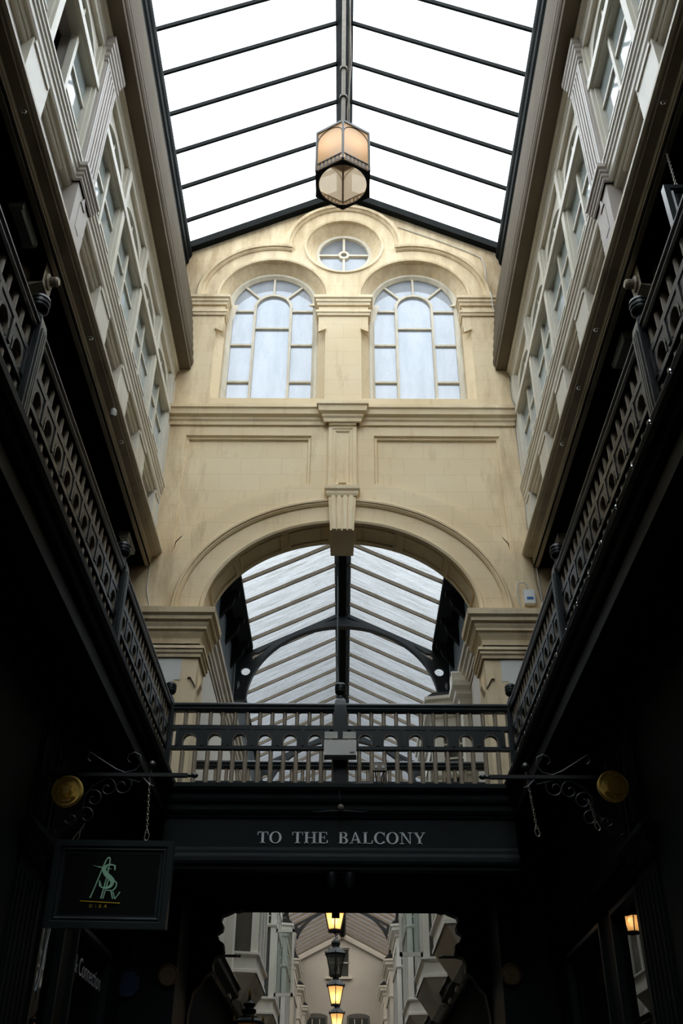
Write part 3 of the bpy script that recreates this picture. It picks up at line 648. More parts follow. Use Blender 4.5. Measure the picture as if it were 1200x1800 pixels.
# ================================================================== SHOPFRONTS UNDER THE GALLERIES
SHOPGL = clear_glass('shop_window_glass', (.55,.6,.58), 1.9, .12)
for s in (-1,1):
    nm = 'left' if s<0 else 'right'
    panes = [(8.45,9.15),(9.65,11.1)] if s<0 else [(8.22,9.12),(9.58,11.1)]
    edges = [YB]+[q for p_ in panes for q in p_]+[11.9]
    W = MB()
    for i in range(0,len(edges),2): W.box(-2.5,-2.40,edges[i],edges[i+1],0,5.18)
    for a,b in panes: W.box(-2.5,-2.40,a,b,3.62,5.18); W.box(-2.5,-2.40,a,b,0,.9)
    structure(sx(W,s).build('wall_'+nm, BLACKM))
    W = MB(); W.sweep([(-2.4,8.22),(-2.4,11.88)], [(-.05,3.64),(.02,3.64),(.03,3.70),(.06,3.72),(.07,3.78),(.1,3.8),(.1,3.84),(-.05,3.88)])
    W.sweep([(-2.4,YB),(-2.4,11.88)], [(-.05,4.9),(.03,4.9),(.05,4.96),(.09,4.99),(.1,5.06),(.15,5.09),(.16,5.18),(-.05,5.18)])
    trim(sx(W,s), PIT)
    # edge of the gallery: stepped black fascia
    W = MB(); W.sweep([(-1.95,YB),(-1.95,11.03)], [(-.1,5.0),(.02,5.0),(.02,5.06),(.0,5.07),(.0,5.2),(.03,5.22),(.05,5.26),(.08,5.29),(.10,5.33),(.10,5.385),(-.1,5.385)])
    W.sweep([(-2.12,YB),(-2.12,11.03)], [(-.05,5.08),(.03,5.08),(.03,5.18),(-.05,5.18)])
    trim(sx(W,s), GEDGE)
    wi[0] += 1
    e = bpy.data.objects.new('window_%d' % wi[0], None); COL.objects.link(e); e.location = (s*2.4,9.7,.9); structure(e)
    F = MB()
    for a,b in panes:
        for y in (a,b): F.box(-2.45,-2.365,y-.02,y+.02,.9,3.62)
        F.box(-2.45,-2.365,a,b,3.58,3.62); F.box(-2.45,-2.365,a,b,.9,.94)
    sx(F,s).build('window_frame', BLACK, e)
    F = MB()
    for a,b in panes: F.box(-2.435,-2.43,a,b,.92,3.6)
    g_ = sx(F,s).build('glass_pane', SHOPGL, e)
    # pilaster with capital, console and panel
    e = thing('shop_pilaster', (s*2.4,8.0,0), 'black panelled shopfront pilaster behind the %s gilt medallion bracket' % nm, 'pilaster', 'black shopfront pilasters')
    y0, y1 = 7.55, 8.40
    sx(MB().box(-2.44,-2.385,y0+.06,y1-.06,0,3.72), s).build('shaft', BLACKM, e)
    F = MB()
    for k in range(6): F.box(-2.39,-2.372,y0+.12+k*.11,y0+.16+k*.11,.4,3.6)
    sx(F,s).build('fluting', BLACKM, e)
    sx(MB().sweep([(-2.44,y0+.04),(-2.385,y0+.04),(-2.385,y1-.04),(-2.44,y1-.04)], [(-.02,3.70),(.02,3.70),(.03,3.76),(.06,3.78),(.07,3.84),(.1,3.87),(.1,3.91),(-.02,3.93)]), s).build('capital', BLACKM, e)
    sx(MB().box(-2.44,-2.39,y0+.08,y1-.08,3.92,4.95), s).build('console', BLACKM, e)
    F = MB(); F.box(-2.39,-2.375,y0+.14,y1-.14,4.83,4.86); F.box(-2.39,-2.375,y0+.14,y1-.14,4.02,4.05); F.box(-2.39,-2.375,y0+.14,y0+.17,4.02,4.86); F.box(-2.39,-2.375,y1-.17,y1-.14,4.02,4.86)
    sx(F,s).build('panel_moulding', BLACKM, e)

# ================================================================== SIGN BRACKETS, MEDALLIONS, HANGING SIGN
GOLD = mat('gilt', (.95,.60,.14), .45, .2, 30, bump=.2, metal=.05)
CHAIN = mat('chain_steel', (.32,.30,.24), .35, .2, 20, metal=.7)
def spiral(cx, cz, r0, r1, a0, a1, n=30): return [(cx+(r0+(r1-r0)*i/n)*math.cos(a0+(a1-a0)*i/n), cz+(r0+(r1-r0)*i/n)*math.sin(a0+(a1-a0)*i/n)) for i in range(n+1)]
def chain(top, bot, r=.006, link=.03):
    m = MB(); top, bot = Vector(top), Vector(bot); n = max(2,int((bot-top).length/(link*.8))); d = (bot-top).normalized(); o1 = d.cross(Vector((0,1,0))).normalized(); o2 = Vector((0,1,0))
    for i in range(n-2):
        c = top+(bot-top)*(i+.5)/n; u = o1 if i%2 else o2
        m.tube([c+d*math.cos(a)*link*.5+u*math.sin(a)*link*.28 for a in [2*PI*k/8 for k in range(8)]], r*.55, 5, closed=True)
    c = bot-d*.03
    m.tube([c+d*math.cos(a)*.045+o1*math.sin(a)*.018*(1.15 if math.cos(a)>0 else .7) for a in [2*PI*k/12 for k in range(12)]], .005, 6, closed=True)
    return m
def bracket(s):
    nm = 'left' if s<0 else 'right'; Y = 8.0
    e = thing('sign_bracket', (s*2.35,Y,4.42), ('black wrought iron scroll bracket on the left pilaster, carrying the hanging shop sign' if s<0 else 'black wrought iron scroll bracket on the right pilaster, its chains hanging empty'), 'bracket', 'wrought iron sign brackets')
    g = lambda pts: [(x,Y,z) for x,z in pts]
    F = MB().box(-2.4,-1.25,Y-.018,Y+.018,4.405,4.435); F.lathe([(.005,0),(.018,.01),(.012,.03),(.022,.05),(.02,.075),(.003,.09)], (-1.25,Y,4.42), 12, 'x')
    F.box(-2.36,-2.33,Y-.02,Y+.02,3.75,4.62); sx(F,s).build('bar', IRON, e)
    F = MB()
    top = spiral(-2.10,4.50,.05,.12,math.radians(200),math.radians(90),12)[::-1]
    F.tube(g([(-2.32,4.46),(-2.33,4.54),(-2.28,4.62),(-2.19,4.64),(-2.08,4.61),(-1.95,4.53),(-1.85,4.47),(-1.77,4.44),(-1.69,4.46),(-1.645,4.52),(-1.66,4.59),(-1.71,4.615),(-1.76,4.59),(-1.765,4.55),(-1.74,4.53)]), [.008]*13+[.005,.003], 8)
    F.tube(g(spiral(-2.26,4.53,.05,.01,math.radians(-60),math.radians(300))), .005, 6)
    F.tube(g([(-2.09,4.61),(-2.10,4.56),(-2.07,4.53),(-2.05,4.55)]), .012, 6)
    for cx, cz, a0 in ((-1.90,4.31,120),(-1.78,4.33,60),(-2.0,4.22,160),(-2.04,4.08,200)):
        F.tube(g(spiral(cx,cz,.085,.015,math.radians(a0),math.radians(a0-430))), .006, 6)
    F.tube(g([(-1.60,4.41),(-1.64,4.36),(-1.72,4.38),(-1.80,4.40),(-1.92,4.39),(-2.02,4.33),(-2.07,4.25),(-2.08,4.12),(-2.12,4.02),(-2.22,3.96),(-2.33,3.86)]), .007, 6)
    F.tube(g(spiral(-2.28,3.93,.06,.012,0,math.radians(-420))), .006, 6); F.tube(g(spiral(-2.16,4.06,.05,.012,math.radians(200),math.radians(560))), .006, 6)
    F.tube(g([(-1.62,4.40),(-1.56,4.34),(-1.52,4.33)]), [.016,.01,.003], 6)
    sx(F,s).build('scrollwork', IRON, e, True)
    F = MB().lathe([(.004,0),(.012,.01),(.01,.035),(.02,.045),(.032,.07),(.032,.085),(.02,.105),(.003,.115)], (-1.555,Y,4.43), 14); sx(F,s).build('ball_finial', IRON, e, True)
    if s<0:
        c1, c2 = chain((-1.56,Y,4.40),(-1.53,Y,3.90)), chain((-2.04,Y,4.02),(-2.10,Y,3.89))
    else:
        c1, c2 = chain((-1.56,Y,4.40),(-1.60,Y,3.95)), chain((-2.04,Y,4.24),(-2.09,Y,4.0))
    for c in (c1,c2): sx(c,s).build('chain', CHAIN, e)
    # gilt medallion fixed in the bracket
    cx = -2.215 if s<0 else -2.25; cz = 4.27 if s<0 else 4.335; R_ = .128
    M_ = MB().lathe([(.001,-.02),(R_*.8,-.02),(R_*.84,-.028),(R_*.95,-.03),(R_,-.02),(R_,.015),(.001,.015)], (cx,Y-.03,cz), 36, 'y')
    md = sx(M_,s).build('gilt_medallion', GOLD, e, True); md['label'] = 'round gilt medallion with raised arms and lettering'
    M_ = MB(); yb = Y-.05
    for i in range(34):
        a = math.radians(200-i*6.4 if i<20 else 215+(i-20)*8.2); r = R_*.70
        x, z = cx+r*math.cos(a), cz+r*math.sin(a); u = Vector((math.cos(a),math.sin(a))); v = Vector((-u.y,u.x)); h, w_ = .010, .0045
        kind = i%4; q = lambda p,q_: (x+u.x*p+v.x*q_, z+u.y*p+v.y*q_)
        M_.prism([q(-h,-w_),q(h,-w_),q(h,-w_*.3),q(-h,-w_*.3)], 'y', yb-.022, yb+.012)
        if kind in (0,2): M_.prism([q(h*.5,-w_),q(h,-w_),q(h,w_),q(h*.5,w_)], 'y', yb-.022, yb+.012)
        if kind in (1,2): M_.prism([q(-h,w_*.3),q(h,w_*.3),q(h,w_),q(-h,w_)], 'y', yb-.022, yb+.012)
        if kind == 3: M_.prism([q(-h,-w_),q(-h*.5,-w_),q(-h*.5,w_),q(-h,w_)], 'y', yb-.022, yb+.012)
    M_.prism([(cx-.028,cz+.03),(cx-.028,cz-.01),(cx,cz-.045),(cx+.028,cz-.01),(cx+.028,cz+.03)], 'y', yb-.030, yb+.012)
    for t_ in (-1,1):
        M_.tube([(cx+t_*.03,yb-.006,cz-.045),(cx+t_*.045,yb-.01,cz-.02),(cx+t_*.04,yb-.012,cz+.01),(cx+t_*.052,yb-.01,cz+.035),(cx+t_*.038,yb-.008,cz+.05)], [.006,.01,.012,.008,.006], 8)
        M_.tube([(cx+t_*.04,yb-.01,cz+.0),(cx+t_*.02,yb-.014,cz+.012)], .004, 6)
    M_.tube([(cx-.01,yb-.008,cz+.04),(cx+.0,yb-.012,cz+.058),(cx+.012,yb-.008,cz+.042)], .008, 8); M_.box(cx-.055,cx+.055,yb-.02,yb+.012,cz-.058,cz-.052)
    sx(M_,s).build('relief', GOLD, md, True)
bracket(-1); bracket(1)

# hanging sign
LIGHTGREEN = mat('pale_green_sign_paint', (.45,.80,.55), .5, .03); YEL = mat('yellow_sign_paint', (.75,.52,.03), .5, .03)
SIGNK = mat('black_sign_panel', (.008,.008,.008), .35, .1)
SIGNFR = mat('grey_black_sign_frame', (.030,.037,.038), .32, .1)
def ribbon(pts, w_, y0, y1, mb):
    P = [Vector(p) for p in pts]; n = len(P); L=[]; R=[]
    for i in range(n):
        d = (P[min(i+1,n-1)]-P[max(i-1,0)]).normalized(); nn = Vector((-d.y,d.x)); ww = (w_[i] if isinstance(w_,list) else w_)/2
        L.append(P[i]+nn*ww); R.append(P[i]-nn*ww)
    mb.loops([[(p.x,y0,p.y) for p in L],[(p.x,y1,p.y) for p in L],[(p.x,y1,p.y) for p in R],[(p.x,y0,p.y) for p in R],[(p.x,y0,p.y) for p in L]], False)
    return mb
def smooth_pts(pts, n=6):
    P = [Vector(p) for p in pts]; P = [P[0]]+P+[P[-1]]; out = []
    for i in range(1,len(P)-2):
        for k in range(n):
            t = k/n; a,b,c,d = P[i-1],P[i],P[i+1],P[i+2]
            out.append(.5*((2*b)+(c-a)*t+(2*a-5*b+4*c-d)*t*t+(3*b-3*c+d-a)*t**3))
    out.append(P[-2]); return [tuple(q) for q in out]
def text_obj(body, size, name, m, parent, loc, rot=(PI/2,0,0), extrude=.002, spacing=1.0, align='CENTER', sxs=1.0):
    c = bpy.data.curves.new(name,'FONT'); c.body = body; c.size = size; c.extrude = extrude; c.align_x = align; c.space_character = spacing
    t = bpy.data.objects.new('tmp_text', c); COL.objects.link(t); bpy.context.view_layer.update()
    me = bpy.data.meshes.new_from_object(t); bpy.data.objects.remove(t); me.name = name
    me.transform(Matrix.Translation(loc) @ Matrix.Rotation(rot[2],4,'Z') @ Matrix.Rotation(rot[0],4,'X') @ Matrix.Diagonal((sxs,1,1,1)))
    me.materials.clear(); me.materials.append(m)
    o = bpy.data.objects.new(name, me); COL.objects.link(o); attach(o, parent); return o
e = thing('hanging_sign', (-1.77,8.0,3.55), 'black framed hanging shop sign with pale green monogram and small yellow DIBA', 'sign')
W2, H2 = .475, .325
def rectl(w_, h): return [(-w_,-h),(w_,-h),(w_,h),(-w_,h)]
fr = MB()
for sg in (-1,1):
    ys = lambda v: sg*v
    fr.loops([[(x,ys(y),z) for x,z in rectl(W2-d,H2-d)] for d,y in ((0,-.0),(0,-.035),(.045,-.035),(.055,-.02),(.07,-.028),(.085,-.012),(.1,-.014))])
# built about its own centre: child meshes of the empty at the sign centre, no parent inverse
def loc_build(mb, name, m, parent):
    o = mb.build(name, m); o.parent = parent; return o
loc_build(fr,'frame',SIGNFR,e)
loc_build(MB().box(-W2+.09,W2-.09,-.012,.012,-H2+.09,H2-.09),'panel',SIGNK,e)
def U(px_, py): return ((px_-560)/1200*1.10-.02, (430-py)/1200*1.06-.0)   # sign drawing units
g = MB(); ya, yb_ = -.020, -.012
ribbon(smooth_pts([U(428,550),U(460,450),U(500,310),U(525,235),U(545,210),U(558,225),U(556,280),U(545,400),U(520,555)]), .009, ya, yb_, g)
ribbon(smooth_pts([U(418,277),U(460,288),U(520,297),U(578,306)]), [.003]*6+[.008]*6+[.006]*7, ya, yb_, g)
Sp = smooth_pts([U(612,315),U(606,282),U(575,270),U(535,280),U(518,310),U(535,345),U(575,378),U(600,405),U(598,440),U(570,462),U(530,464),U(500,450),U(490,410)], 6)
wS = [.006+.030*math.sin(PI*i/(len(Sp)-1))**3 for i in range(len(Sp))]
ribbon(Sp, wS, ya-.002, yb_, g)
g.prism([U(600,272),U(613,272),U(610,320),U(603,315)],'y',ya,yb_); g.prism([U(487,400),U(494,405),U(515,450),U(492,452)],'y',ya,yb_)
ribbon([U(538,555),U(565,400)], .009, ya, yb_, g)
ribbon(smooth_pts([U(565,400),U(605,400),U(636,420),U(638,450),U(620,480),U(595,486),U(560,484)]), .009, ya, yb_, g)
ribbon([U(598,486),U(622,555)], .009, ya, yb_, g); ribbon([U(617,495),U(641,556)], .007, ya, yb_, g); ribbon([U(641,556),U(678,497)], .008, ya, yb_, g)
mo = loc_build(g,'monogram',LIGHTGREEN,e); mo['label'] = 'pale green interlaced letters A S R V'
g = MB(); ribbon([U(347,575),U(688,589)], .006, ya, yb_, g); loc_build(g,'underline',YEL,e)
t_ = text_obj('D  I  B  A', .036, 'lettering', YEL, e, (U(505,622)[0],-.0125,U(505,628)[1])); t_.matrix_parent_inverse = Matrix.Identity(4)
e.rotation_euler = (math.radians(5), math.radians(1.2), math.radians(-3))

# black framed sign hanging in the right gallery
e = thing('gallery_sign', (3.05,5.2,8.1), 'black framed sign hanging in the right gallery at the picture edge', 'sign')
fr = MB(); W2, H2 = .42, .29
for sg in (-1,1): fr.loops([[(x,sg*y,z) for x,z in rectl(W2-d,H2-d)] for d,y in ((0,-.0),(0,-.035),(.045,-.035),(.055,-.02),(.07,-.028),(.085,-.012),(.1,-.014))])
loc_build(fr,'frame',SIGNFR,e); loc_build(MB().box(-W2+.09,W2-.09,-.012,.012,-H2+.09,H2-.09),'panel',SIGNK,e)
for x in (-.3,.3): loc_build(chain((x,0,.77),(x,0,.28)),'chain',CHAIN,e)

# ================================================================== LANTERNS
BRONZE = mat('bronze_grey_metal', (.06,.055,.045), .4, .2, 12, metal=.3)
def shade_mat(name, tl, tr, em, es):
    m = glazing_mat(name, tr, tl, .05, clear=.12)
    n, l = m.node_tree.nodes, m.node_tree.links; o = n['Material Output']; prev = o.inputs[0].links[0].from_socket
    E_ = n.new('ShaderNodeEmission'); E_.inputs[0].default_value = (*em,1); E_.inputs[1].default_value = es; A = n.new('ShaderNodeAddShader')
    l.new(prev, A.inputs[0]); l.new(E_.outputs[0], A.inputs[1]); l.new(A.outputs[0], o.inputs[0]); return m
OPAL = shade_mat('warm_opal_glass', (.66,.57,.45), (.34,.31,.26), (1.0,.66,.36), .13)
e = thing('hexagonal_lantern', (0,7.3,17.0), 'large hexagonal opal glass lantern hanging on a long rod from the roof ridge', 'lantern')
LX, LY, LZ0, LZ1, LR = .0, 7.30, 11.18, 11.88, .35
hv = lambda r, z, ph=-PI/2: [(LX+r*math.cos(ph+k*PI/3), LY+r*math.sin(ph+k*PI/3), z) for k in range(6)]
F = MB()
bot = hv(LR,LZ0-.02); n_h = 36
hole = [(LX+.275*math.cos(-PI/2+2*PI*k/n_h), LY+.275*math.sin(-PI/2+2*PI*k/n_h)) for k in range(n_h)]
for z in (LZ0-.02, LZ0):
    tr = tessellate_polygon([[Vector((p[0],p[1],0)) for p in bot],[Vector((p[0],p[1],0)) for p in hole]])
    F.add([(p[0],p[1],z) for p in bot]+[(p[0],p[1],z) for p in hole], [tuple(t) for t in tr])
F.loops([[(p[0],p[1],LZ0-.02) for p in hole],[(p[0],p[1],LZ0) for p in hole]]); F.loops([bot, hv(LR,LZ0)])
F.build('base_ring', SIGNK, e)
F = MB()
for k in range(6):
    a = hv(LR,0)[k]; F.tube([(a[0],a[1],LZ0),(a[0],a[1],LZ1)], .016, 6)
F.loops([hv(LR+.012,LZ1-.02), hv(LR+.012,LZ1+.02), hv(LR-.03,LZ1+.02)]); F.loops([hv(LR+.012,LZ1-.02), hv(LR-.012,LZ1-.02)])
F.loops([hv(LR+.008,LZ0+.105), hv(LR+.008,LZ0+.12), hv(LR-.008,LZ0+.12), hv(LR-.008,LZ0+.105), hv(LR+.008,LZ0+.105)])
F.loops([hv(LR+.012,LZ0), hv(LR+.012,LZ0+.02), hv(LR-.008,LZ0+.02)])
for k in range(6):
    p0, p1 = Vector(hv(LR,0)[k]), Vector(hv(LR,0)[(k+1)%6])
    for j in range(1,7):
        c = p0.lerp(p1, j/7); d = (p1-p0).normalized()*.016
        F.loops([[(c.x-d.x,c.y-d.y,LZ0+.01),(c.x+d.x,c.y+d.y,LZ0+.01)],[(c.x-d.x,c.y-d.y,LZ0+.11),(c.x+d.x,c.y+d.y,LZ0+.11)]], False)
    ar = [(p0.lerp(p1,.5)+(p1-p0)*.47*math.cos(t)+Vector((0,0,LZ1-.20+.165*math.sin(t)))) for t in lin(0,PI,14)]
    F.tube(ar, .006, 5)
F.build('metal_frame', BRONZE, e)
F = MB(); F.loops([hv(LR-.004,LZ0), hv(LR-.004,LZ1)]); F.build('opal_glass', OPAL, e)
F = MB(); F.loops([hv(LR,LZ1), hv(LR*.5,LZ1+.10), hv(.04,LZ1+.16)]); F.build('roof_plate', BRONZE, e)
F = MB().tube([(LX,LY,LZ1+.14),(LX,LY,16.8)], .028, 10); 
for z in (LZ1+.16, LZ1+1.0, 13.5): F.lathe([(.03,-.03),(.05,-.02),(.05,.02),(.03,.03)], (LX,LY,z), 12)
F.build('hanging_rod', STEEL, e, True)
F = MB().tube([(LX+.06,LY-.02,LZ1+.08),(LX+.05,LY,12.6),(LX+.10,LY,13.6),(LX+.06,LY,16.8)], .006, 6); F.build('cable', STEEL, e)
MB().lathe([(.001,-.07),(.05,-.04),(.055,.0),(.03,.05),(.02,.09),(.001,.09)], (LX,LY,LZ1-.22), 16).build('bulb', emit_mat('warm_bulb', (1.0,.62,.28), 9), e, True)
pl = bpy.data.lights.new('lantern_light','POINT'); pl.energy = 20; pl.color = (1,.66,.36); pl.shadow_soft_size = .05
po = bpy.data.objects.new('lantern_light', pl); COL.objects.link(po); po.parent = e; po.location = (0,0,LZ1-.25-17.0)
HOTB = emit_mat('hot_lantern_bulb', (1.0,.66,.32), 14)
LGL_ON = shade_mat('lit_lantern_glass', (.8,.6,.35), (.8,.75,.65), (1.0,.50,.16), .42)
LGL_OFF = glazing_mat('unlit_lantern_glass', (.5,.5,.47), (.3,.3,.28), .08, clear=.75)
def street_lantern(lit, label, z0=5.18):
    e = thing('arcade_lantern', (0,0,0), label, 'lantern', 'lanterns hanging down the far arcade')
    sq = lambda r, z, n=6: [(r*math.cos(PI/6+k*PI/3), r*math.sin(PI/6+k*PI/3), z) for k in range(n)]
    r0, r1 = .115, .215; H = .40
    F = MB()
    for k in range(6): F.tube([sq(r0,0)[k], sq(r1,H)[k]], .010, 5)
    F.loops([sq(r0+.012,-.02), sq(r0+.012,.015), sq(r0-.02,.015)]); F.add(sq(r0+.012,-.02), [(0,1,2,3,4,5)])
    F.loops([sq(r1+.015,H-.015), sq(r1+.035,H+.015), sq(r1*.75,H+.10), sq(r1*.42,H+.15), sq(r1*.40,H+.2), sq(r1*.5,H+.21), sq(r1*.45,H+.25), sq(r1*.2,H+.31), sq(.02,H+.34)])
    F.loops([sq(r1+.015,H-.015), sq(r1-.02,H-.015)])
    for k in range(6): F.lathe([(.012,0),(.016,.02),(.002,.05)], sq(r1+.03,H+.01)[k], 6)
    F.lathe([(.001,-.06),(.02,-.04),(.03,-.02),(.01,0)], (0,0,0), 8)
    F.build('metal_frame', IRON, e)
    F = MB(); F.loops([sq(r0,0), sq(r1,H)]); F.build('glass', LGL_ON if lit else LGL_OFF, e)
    MB().tube([(0,0,H+.32),(0,0,7.0)], .012, 6).build('hanging_rod', IRON, e)
    MB().lathe([(.001,.08),(.035,.11),(.045,.17),(.02,.24),(.001,.25)], (0,0,0), 10).build('bulb', HOTB if lit else mat('cold_bulb',(.5,.5,.45),.3), e, True)
    if lit:
        l_ = bpy.data.lights.new('lantern_light','POINT'); l_.energy = 5; l_.color = (1,.62,.3); l_.shadow_soft_size = .05
        lo_ = bpy.data.objects.new('lantern_light', l_); COL.objects.link(lo_); lo_.parent = e; lo_.location = (0,0,.2)
    return e
L1 = street_lantern(True, 'lit amber lantern, nearest and topmost of the row in the far arcade'); L1.location = (-.10,17.9,5.22)
L2 = street_lantern(False, 'unlit dark lantern, second from the top of the far arcade row'); L2.location = (-.11,22.2,5.22)
L3 = dup(L1, (-.13,26.1,5.22), 0, 'lit amber lantern just below the unlit one in the far arcade'); L4 = dup(L1, (-.12,30.6,5.22), 0, 'lit amber lantern, lowest and farthest of the visible row')

# lantern with gilt spikes at the bottom of the picture
e = thing('spiked_wall_lantern', (-1.17,14.0,3.1), 'black lantern with gilt spikes lit at the bottom left of the passage', 'lantern')
GILT2 = mat('gilt_tip', (.55,.32,.05), .3, .1, metal=.6)
F = MB().lathe([(.001,.62),(.014,.60),(.02,.55),(.045,.53),(.075,.51),(.07,.48),(.05,.46),(.09,.44),(.09,.41),(.07,.39),(.11,.36),(.11,.345),(.2,.30),(.21,.27),(.19,.26),(.001,.26)], (-1.15,14.0,3.04), 20); F.build('lantern_cap', BLACKM, e, True)
MB().lathe([(.010,.0),(.02,.02),(.018,.05),(.001,.10)], (-1.15,14.0,3.63), 10).build('gilt_spike', GILT2, e, True)
for a in (20,110,200,290): MB().lathe([(.008,.0),(.018,.02),(.014,.05),(.001,.09)], (-1.15+.19*math.cos(math.radians(a)),14.0+.19*math.sin(math.radians(a)),3.33), 8).build('gilt_spike', GILT2, e, True)

sqf = lambda r, z: [(-1.15+r*math.cos(PI/4+k*PI/2), 14.0+r*math.sin(PI/4+k*PI/2), z) for k in range(4)]
MB().loops([sqf(.12,2.85), sqf(.19,3.30)]).build('glass', shade_mat('dim_lit_lantern_glass', (.8,.6,.35), (.5,.4,.3), (1.0,.42,.10), .10), e)
F = MB()
for k in range(4): F.tube([sqf(.12,2.85)[k], sqf(.19,3.30)[k]], .012, 5)
F.tube([(-1.15,14.0,2.84),(-1.4,14.0,2.8),(-1.8,13.9,2.7)], .02, 6); F.build('metal_frame', BLACKM, e)
MB().lathe([(.001,.0),(.035,.03),(.045,.09),(.02,.16),(.001,.17)], (-1.15,14.0,3.05), 10).build('bulb', emit_mat('dim_lantern_bulb', (1.0,.55,.2), 2.5), e, True)

# ================================================================== THE FAR ARCADE
AX = 2.30
RZ2, K2 = 12.4, .49
e = bpy.data.objects.new('ceiling', None); COL.objects.link(e); e.location = (0,33,11.4); structure(e)
Y0, Y1 = FY+.6, 54.0
for s in (-1,1):
    for xe, ya, yb2, gm in ((2.2,Y0,19.7,ROOF2GL),(2.38,19.7,34,ROOF2GL),(2.38,34,Y1,ROOF3GL)):
        MB().loops([[(s*xe,ya,RZ2-K2*xe+.03),(s*xe,yb2,RZ2-K2*xe+.03)],[(0,ya,RZ2+.03),(0,yb2,RZ2+.03)]], False).build('glass_sheet', gm, e)
    y = 17.62-.83*6
    while y < Y1:
        xe = 2.2 if y < 19.7 else 2.36
        b = MB(); b.add([(s*x, y+dy, RZ2-K2*x+dz) for x in (xe,.1) for dy in (-.022,.022) for dz in (-.05,.03)], [(0,1,3,2),(4,6,7,5),(0,4,5,1),(2,3,7,6),(1,5,7,3),(0,2,6,4)])
        b.build('glazing_bar', TAUPE, e); y += .83
    for xi, ya, yb2 in ((1.97,Y0,19.7),(2.30,19.7,Y1)):
        zz = RZ2-K2*xi
        b = MB(); b.prism([(s*xi,zz-.06),(s*xi,zz+.04),(s*2.6,zz-.05),(s*2.6,zz-.35),(s*(xi+.23),zz-.3)], 'y', ya, yb2); b.build('gutter', GUTTER, e)
MB().prism([(-.17,12.34),(-.08,12.2),(.08,12.2),(.17,12.34),(.1,12.5),(-.1,12.5)], 'y', Y0, Y1).build('ridge_beam', GUTTER, e)
# iron arched ribs
def rib(Y):
    outer_ = [(-2.32,10.18),(-2.32,11.19),(0,12.33),(2.32,11.19),(2.32,10.18),(2.09,10.18)] + [(2.09*math.cos(t),10.18+1.80*math.sin(t)) for t in lin(0,PI,44)][1:] 
    outer_ = outer_[::-1]
    holes = []
    for s in (-1,1):
        holes.append([(s*2.10+.105*math.cos(t),10.86+.105*math.sin(t)) for t in lin(0,2*PI,20)[:-1]])
        holes.append([(s*x,z) for x,z in ((1.95,11.13),(1.99,11.22),(1.92,11.29),(1.84,11.30),(1.55,11.50),(1.72,11.32))])
        holes.append([(s*x,z) for x,z in ((2.22,10.66),(2.26,10.58),(2.24,10.42),(2.16,10.60))])
        holes.append([(s*x,z) for x,z in ((.1,12.13),(.1,12.2),(.42,12.04))])
    m = MB()
    for y in (Y-.05,Y+.05): m.fill([outer_]+holes, y)
    m.loops([y3(outer_,Y-.05), y3(outer_,Y+.05)])
    for h in holes: m.loops([y3(h,Y-.05), y3(h,Y+.05)])
    m.arc((0,10.18), 2.05, 1.76, 0, PI, [(0,-.08),(0,.08),(.05,.08),(.05,-.08)], 44, Y)
    return m
RIBM = mat('blue_black_iron_paint', (.022,.027,.032), .4, .2, 3)
r0_ = rib(19.7).build('iron_roof_rib', RIBM)
tag(r0_, 'black iron arched rib with round holes, nearest one seen through the stone arch', 'roof rib', 'iron ribs of the far roof')
for k, lb in enumerate(('second black iron rib, low behind the footbridge rails','third black iron rib of the far roof','fourth iron rib, seen high in the lower opening','fifth blue-black iron rib, close before the pale gable')):
    c = dup(r0_, (0, 6.75*(k+1), 0), None, lb)
# walls of the far arcade
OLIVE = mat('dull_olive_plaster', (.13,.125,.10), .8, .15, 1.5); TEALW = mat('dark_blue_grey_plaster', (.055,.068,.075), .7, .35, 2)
for s in (-1,1):
    nm = 'left' if s<0 else 'right'
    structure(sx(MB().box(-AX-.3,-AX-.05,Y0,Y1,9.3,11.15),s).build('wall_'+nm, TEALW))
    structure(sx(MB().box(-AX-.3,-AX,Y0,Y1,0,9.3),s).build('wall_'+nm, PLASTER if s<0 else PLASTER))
    T = MB().sweep([(-AX,Y0),(-AX,Y1)], [(-.1,9.0),(.02,9.0),(.02,9.06),(.05,9.08),(.05,9.14),(.08,9.17),(.09,9.24),(.13,9.28),(.14,9.34),(.18,9.37),(.19,9.44),(-.1,9.46)]); trim(sx(T,s), CREAM_DULL)
    T = MB().sweep([(-AX,Y0),(-AX,Y1)], [(-.1,4.6),(.1,4.6),(.12,4.7),(.25,4.75),(.25,4.85),(.30,4.9),(-.1,4.95)]); trim(sx(T,s), FASC)
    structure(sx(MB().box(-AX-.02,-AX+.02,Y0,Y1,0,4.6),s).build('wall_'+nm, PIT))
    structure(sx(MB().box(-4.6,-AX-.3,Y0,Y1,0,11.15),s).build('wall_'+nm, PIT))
    # scroll consoles under the gutter
    for k in range(5):
        y = 14.6+1.1*k
        T = MB().prism([(-AX-.06,11.2),(-AX+.30,11.2),(-AX+.30,11.1),(-AX+.22,11.05),(-AX+.18,10.9),(-AX+.05,10.75),(-AX-.06,10.6)], 'y', y-.06, y+.06)
        tag(sx(T,s).build('eaves_console', GUTTER), 'black scroll console under the %s gutter beyond the stone arch' % nm, 'bracket', 'scroll consoles under the %s gutter' % nm)
GLD = mat('dark_bay_glass', (.05,.055,.05), .05, .1); GLD.node_tree.nodes['Principled BSDF'].inputs['Specular IOR Level'].default_value = .9
CREAMF = mat('fresh_cream_paint', (.76,.73,.65), .5, .06, 2, (1,1,.3), 0, dirt=(.45,.4,.32), dirt_amt=.3, dirt_scale=3)
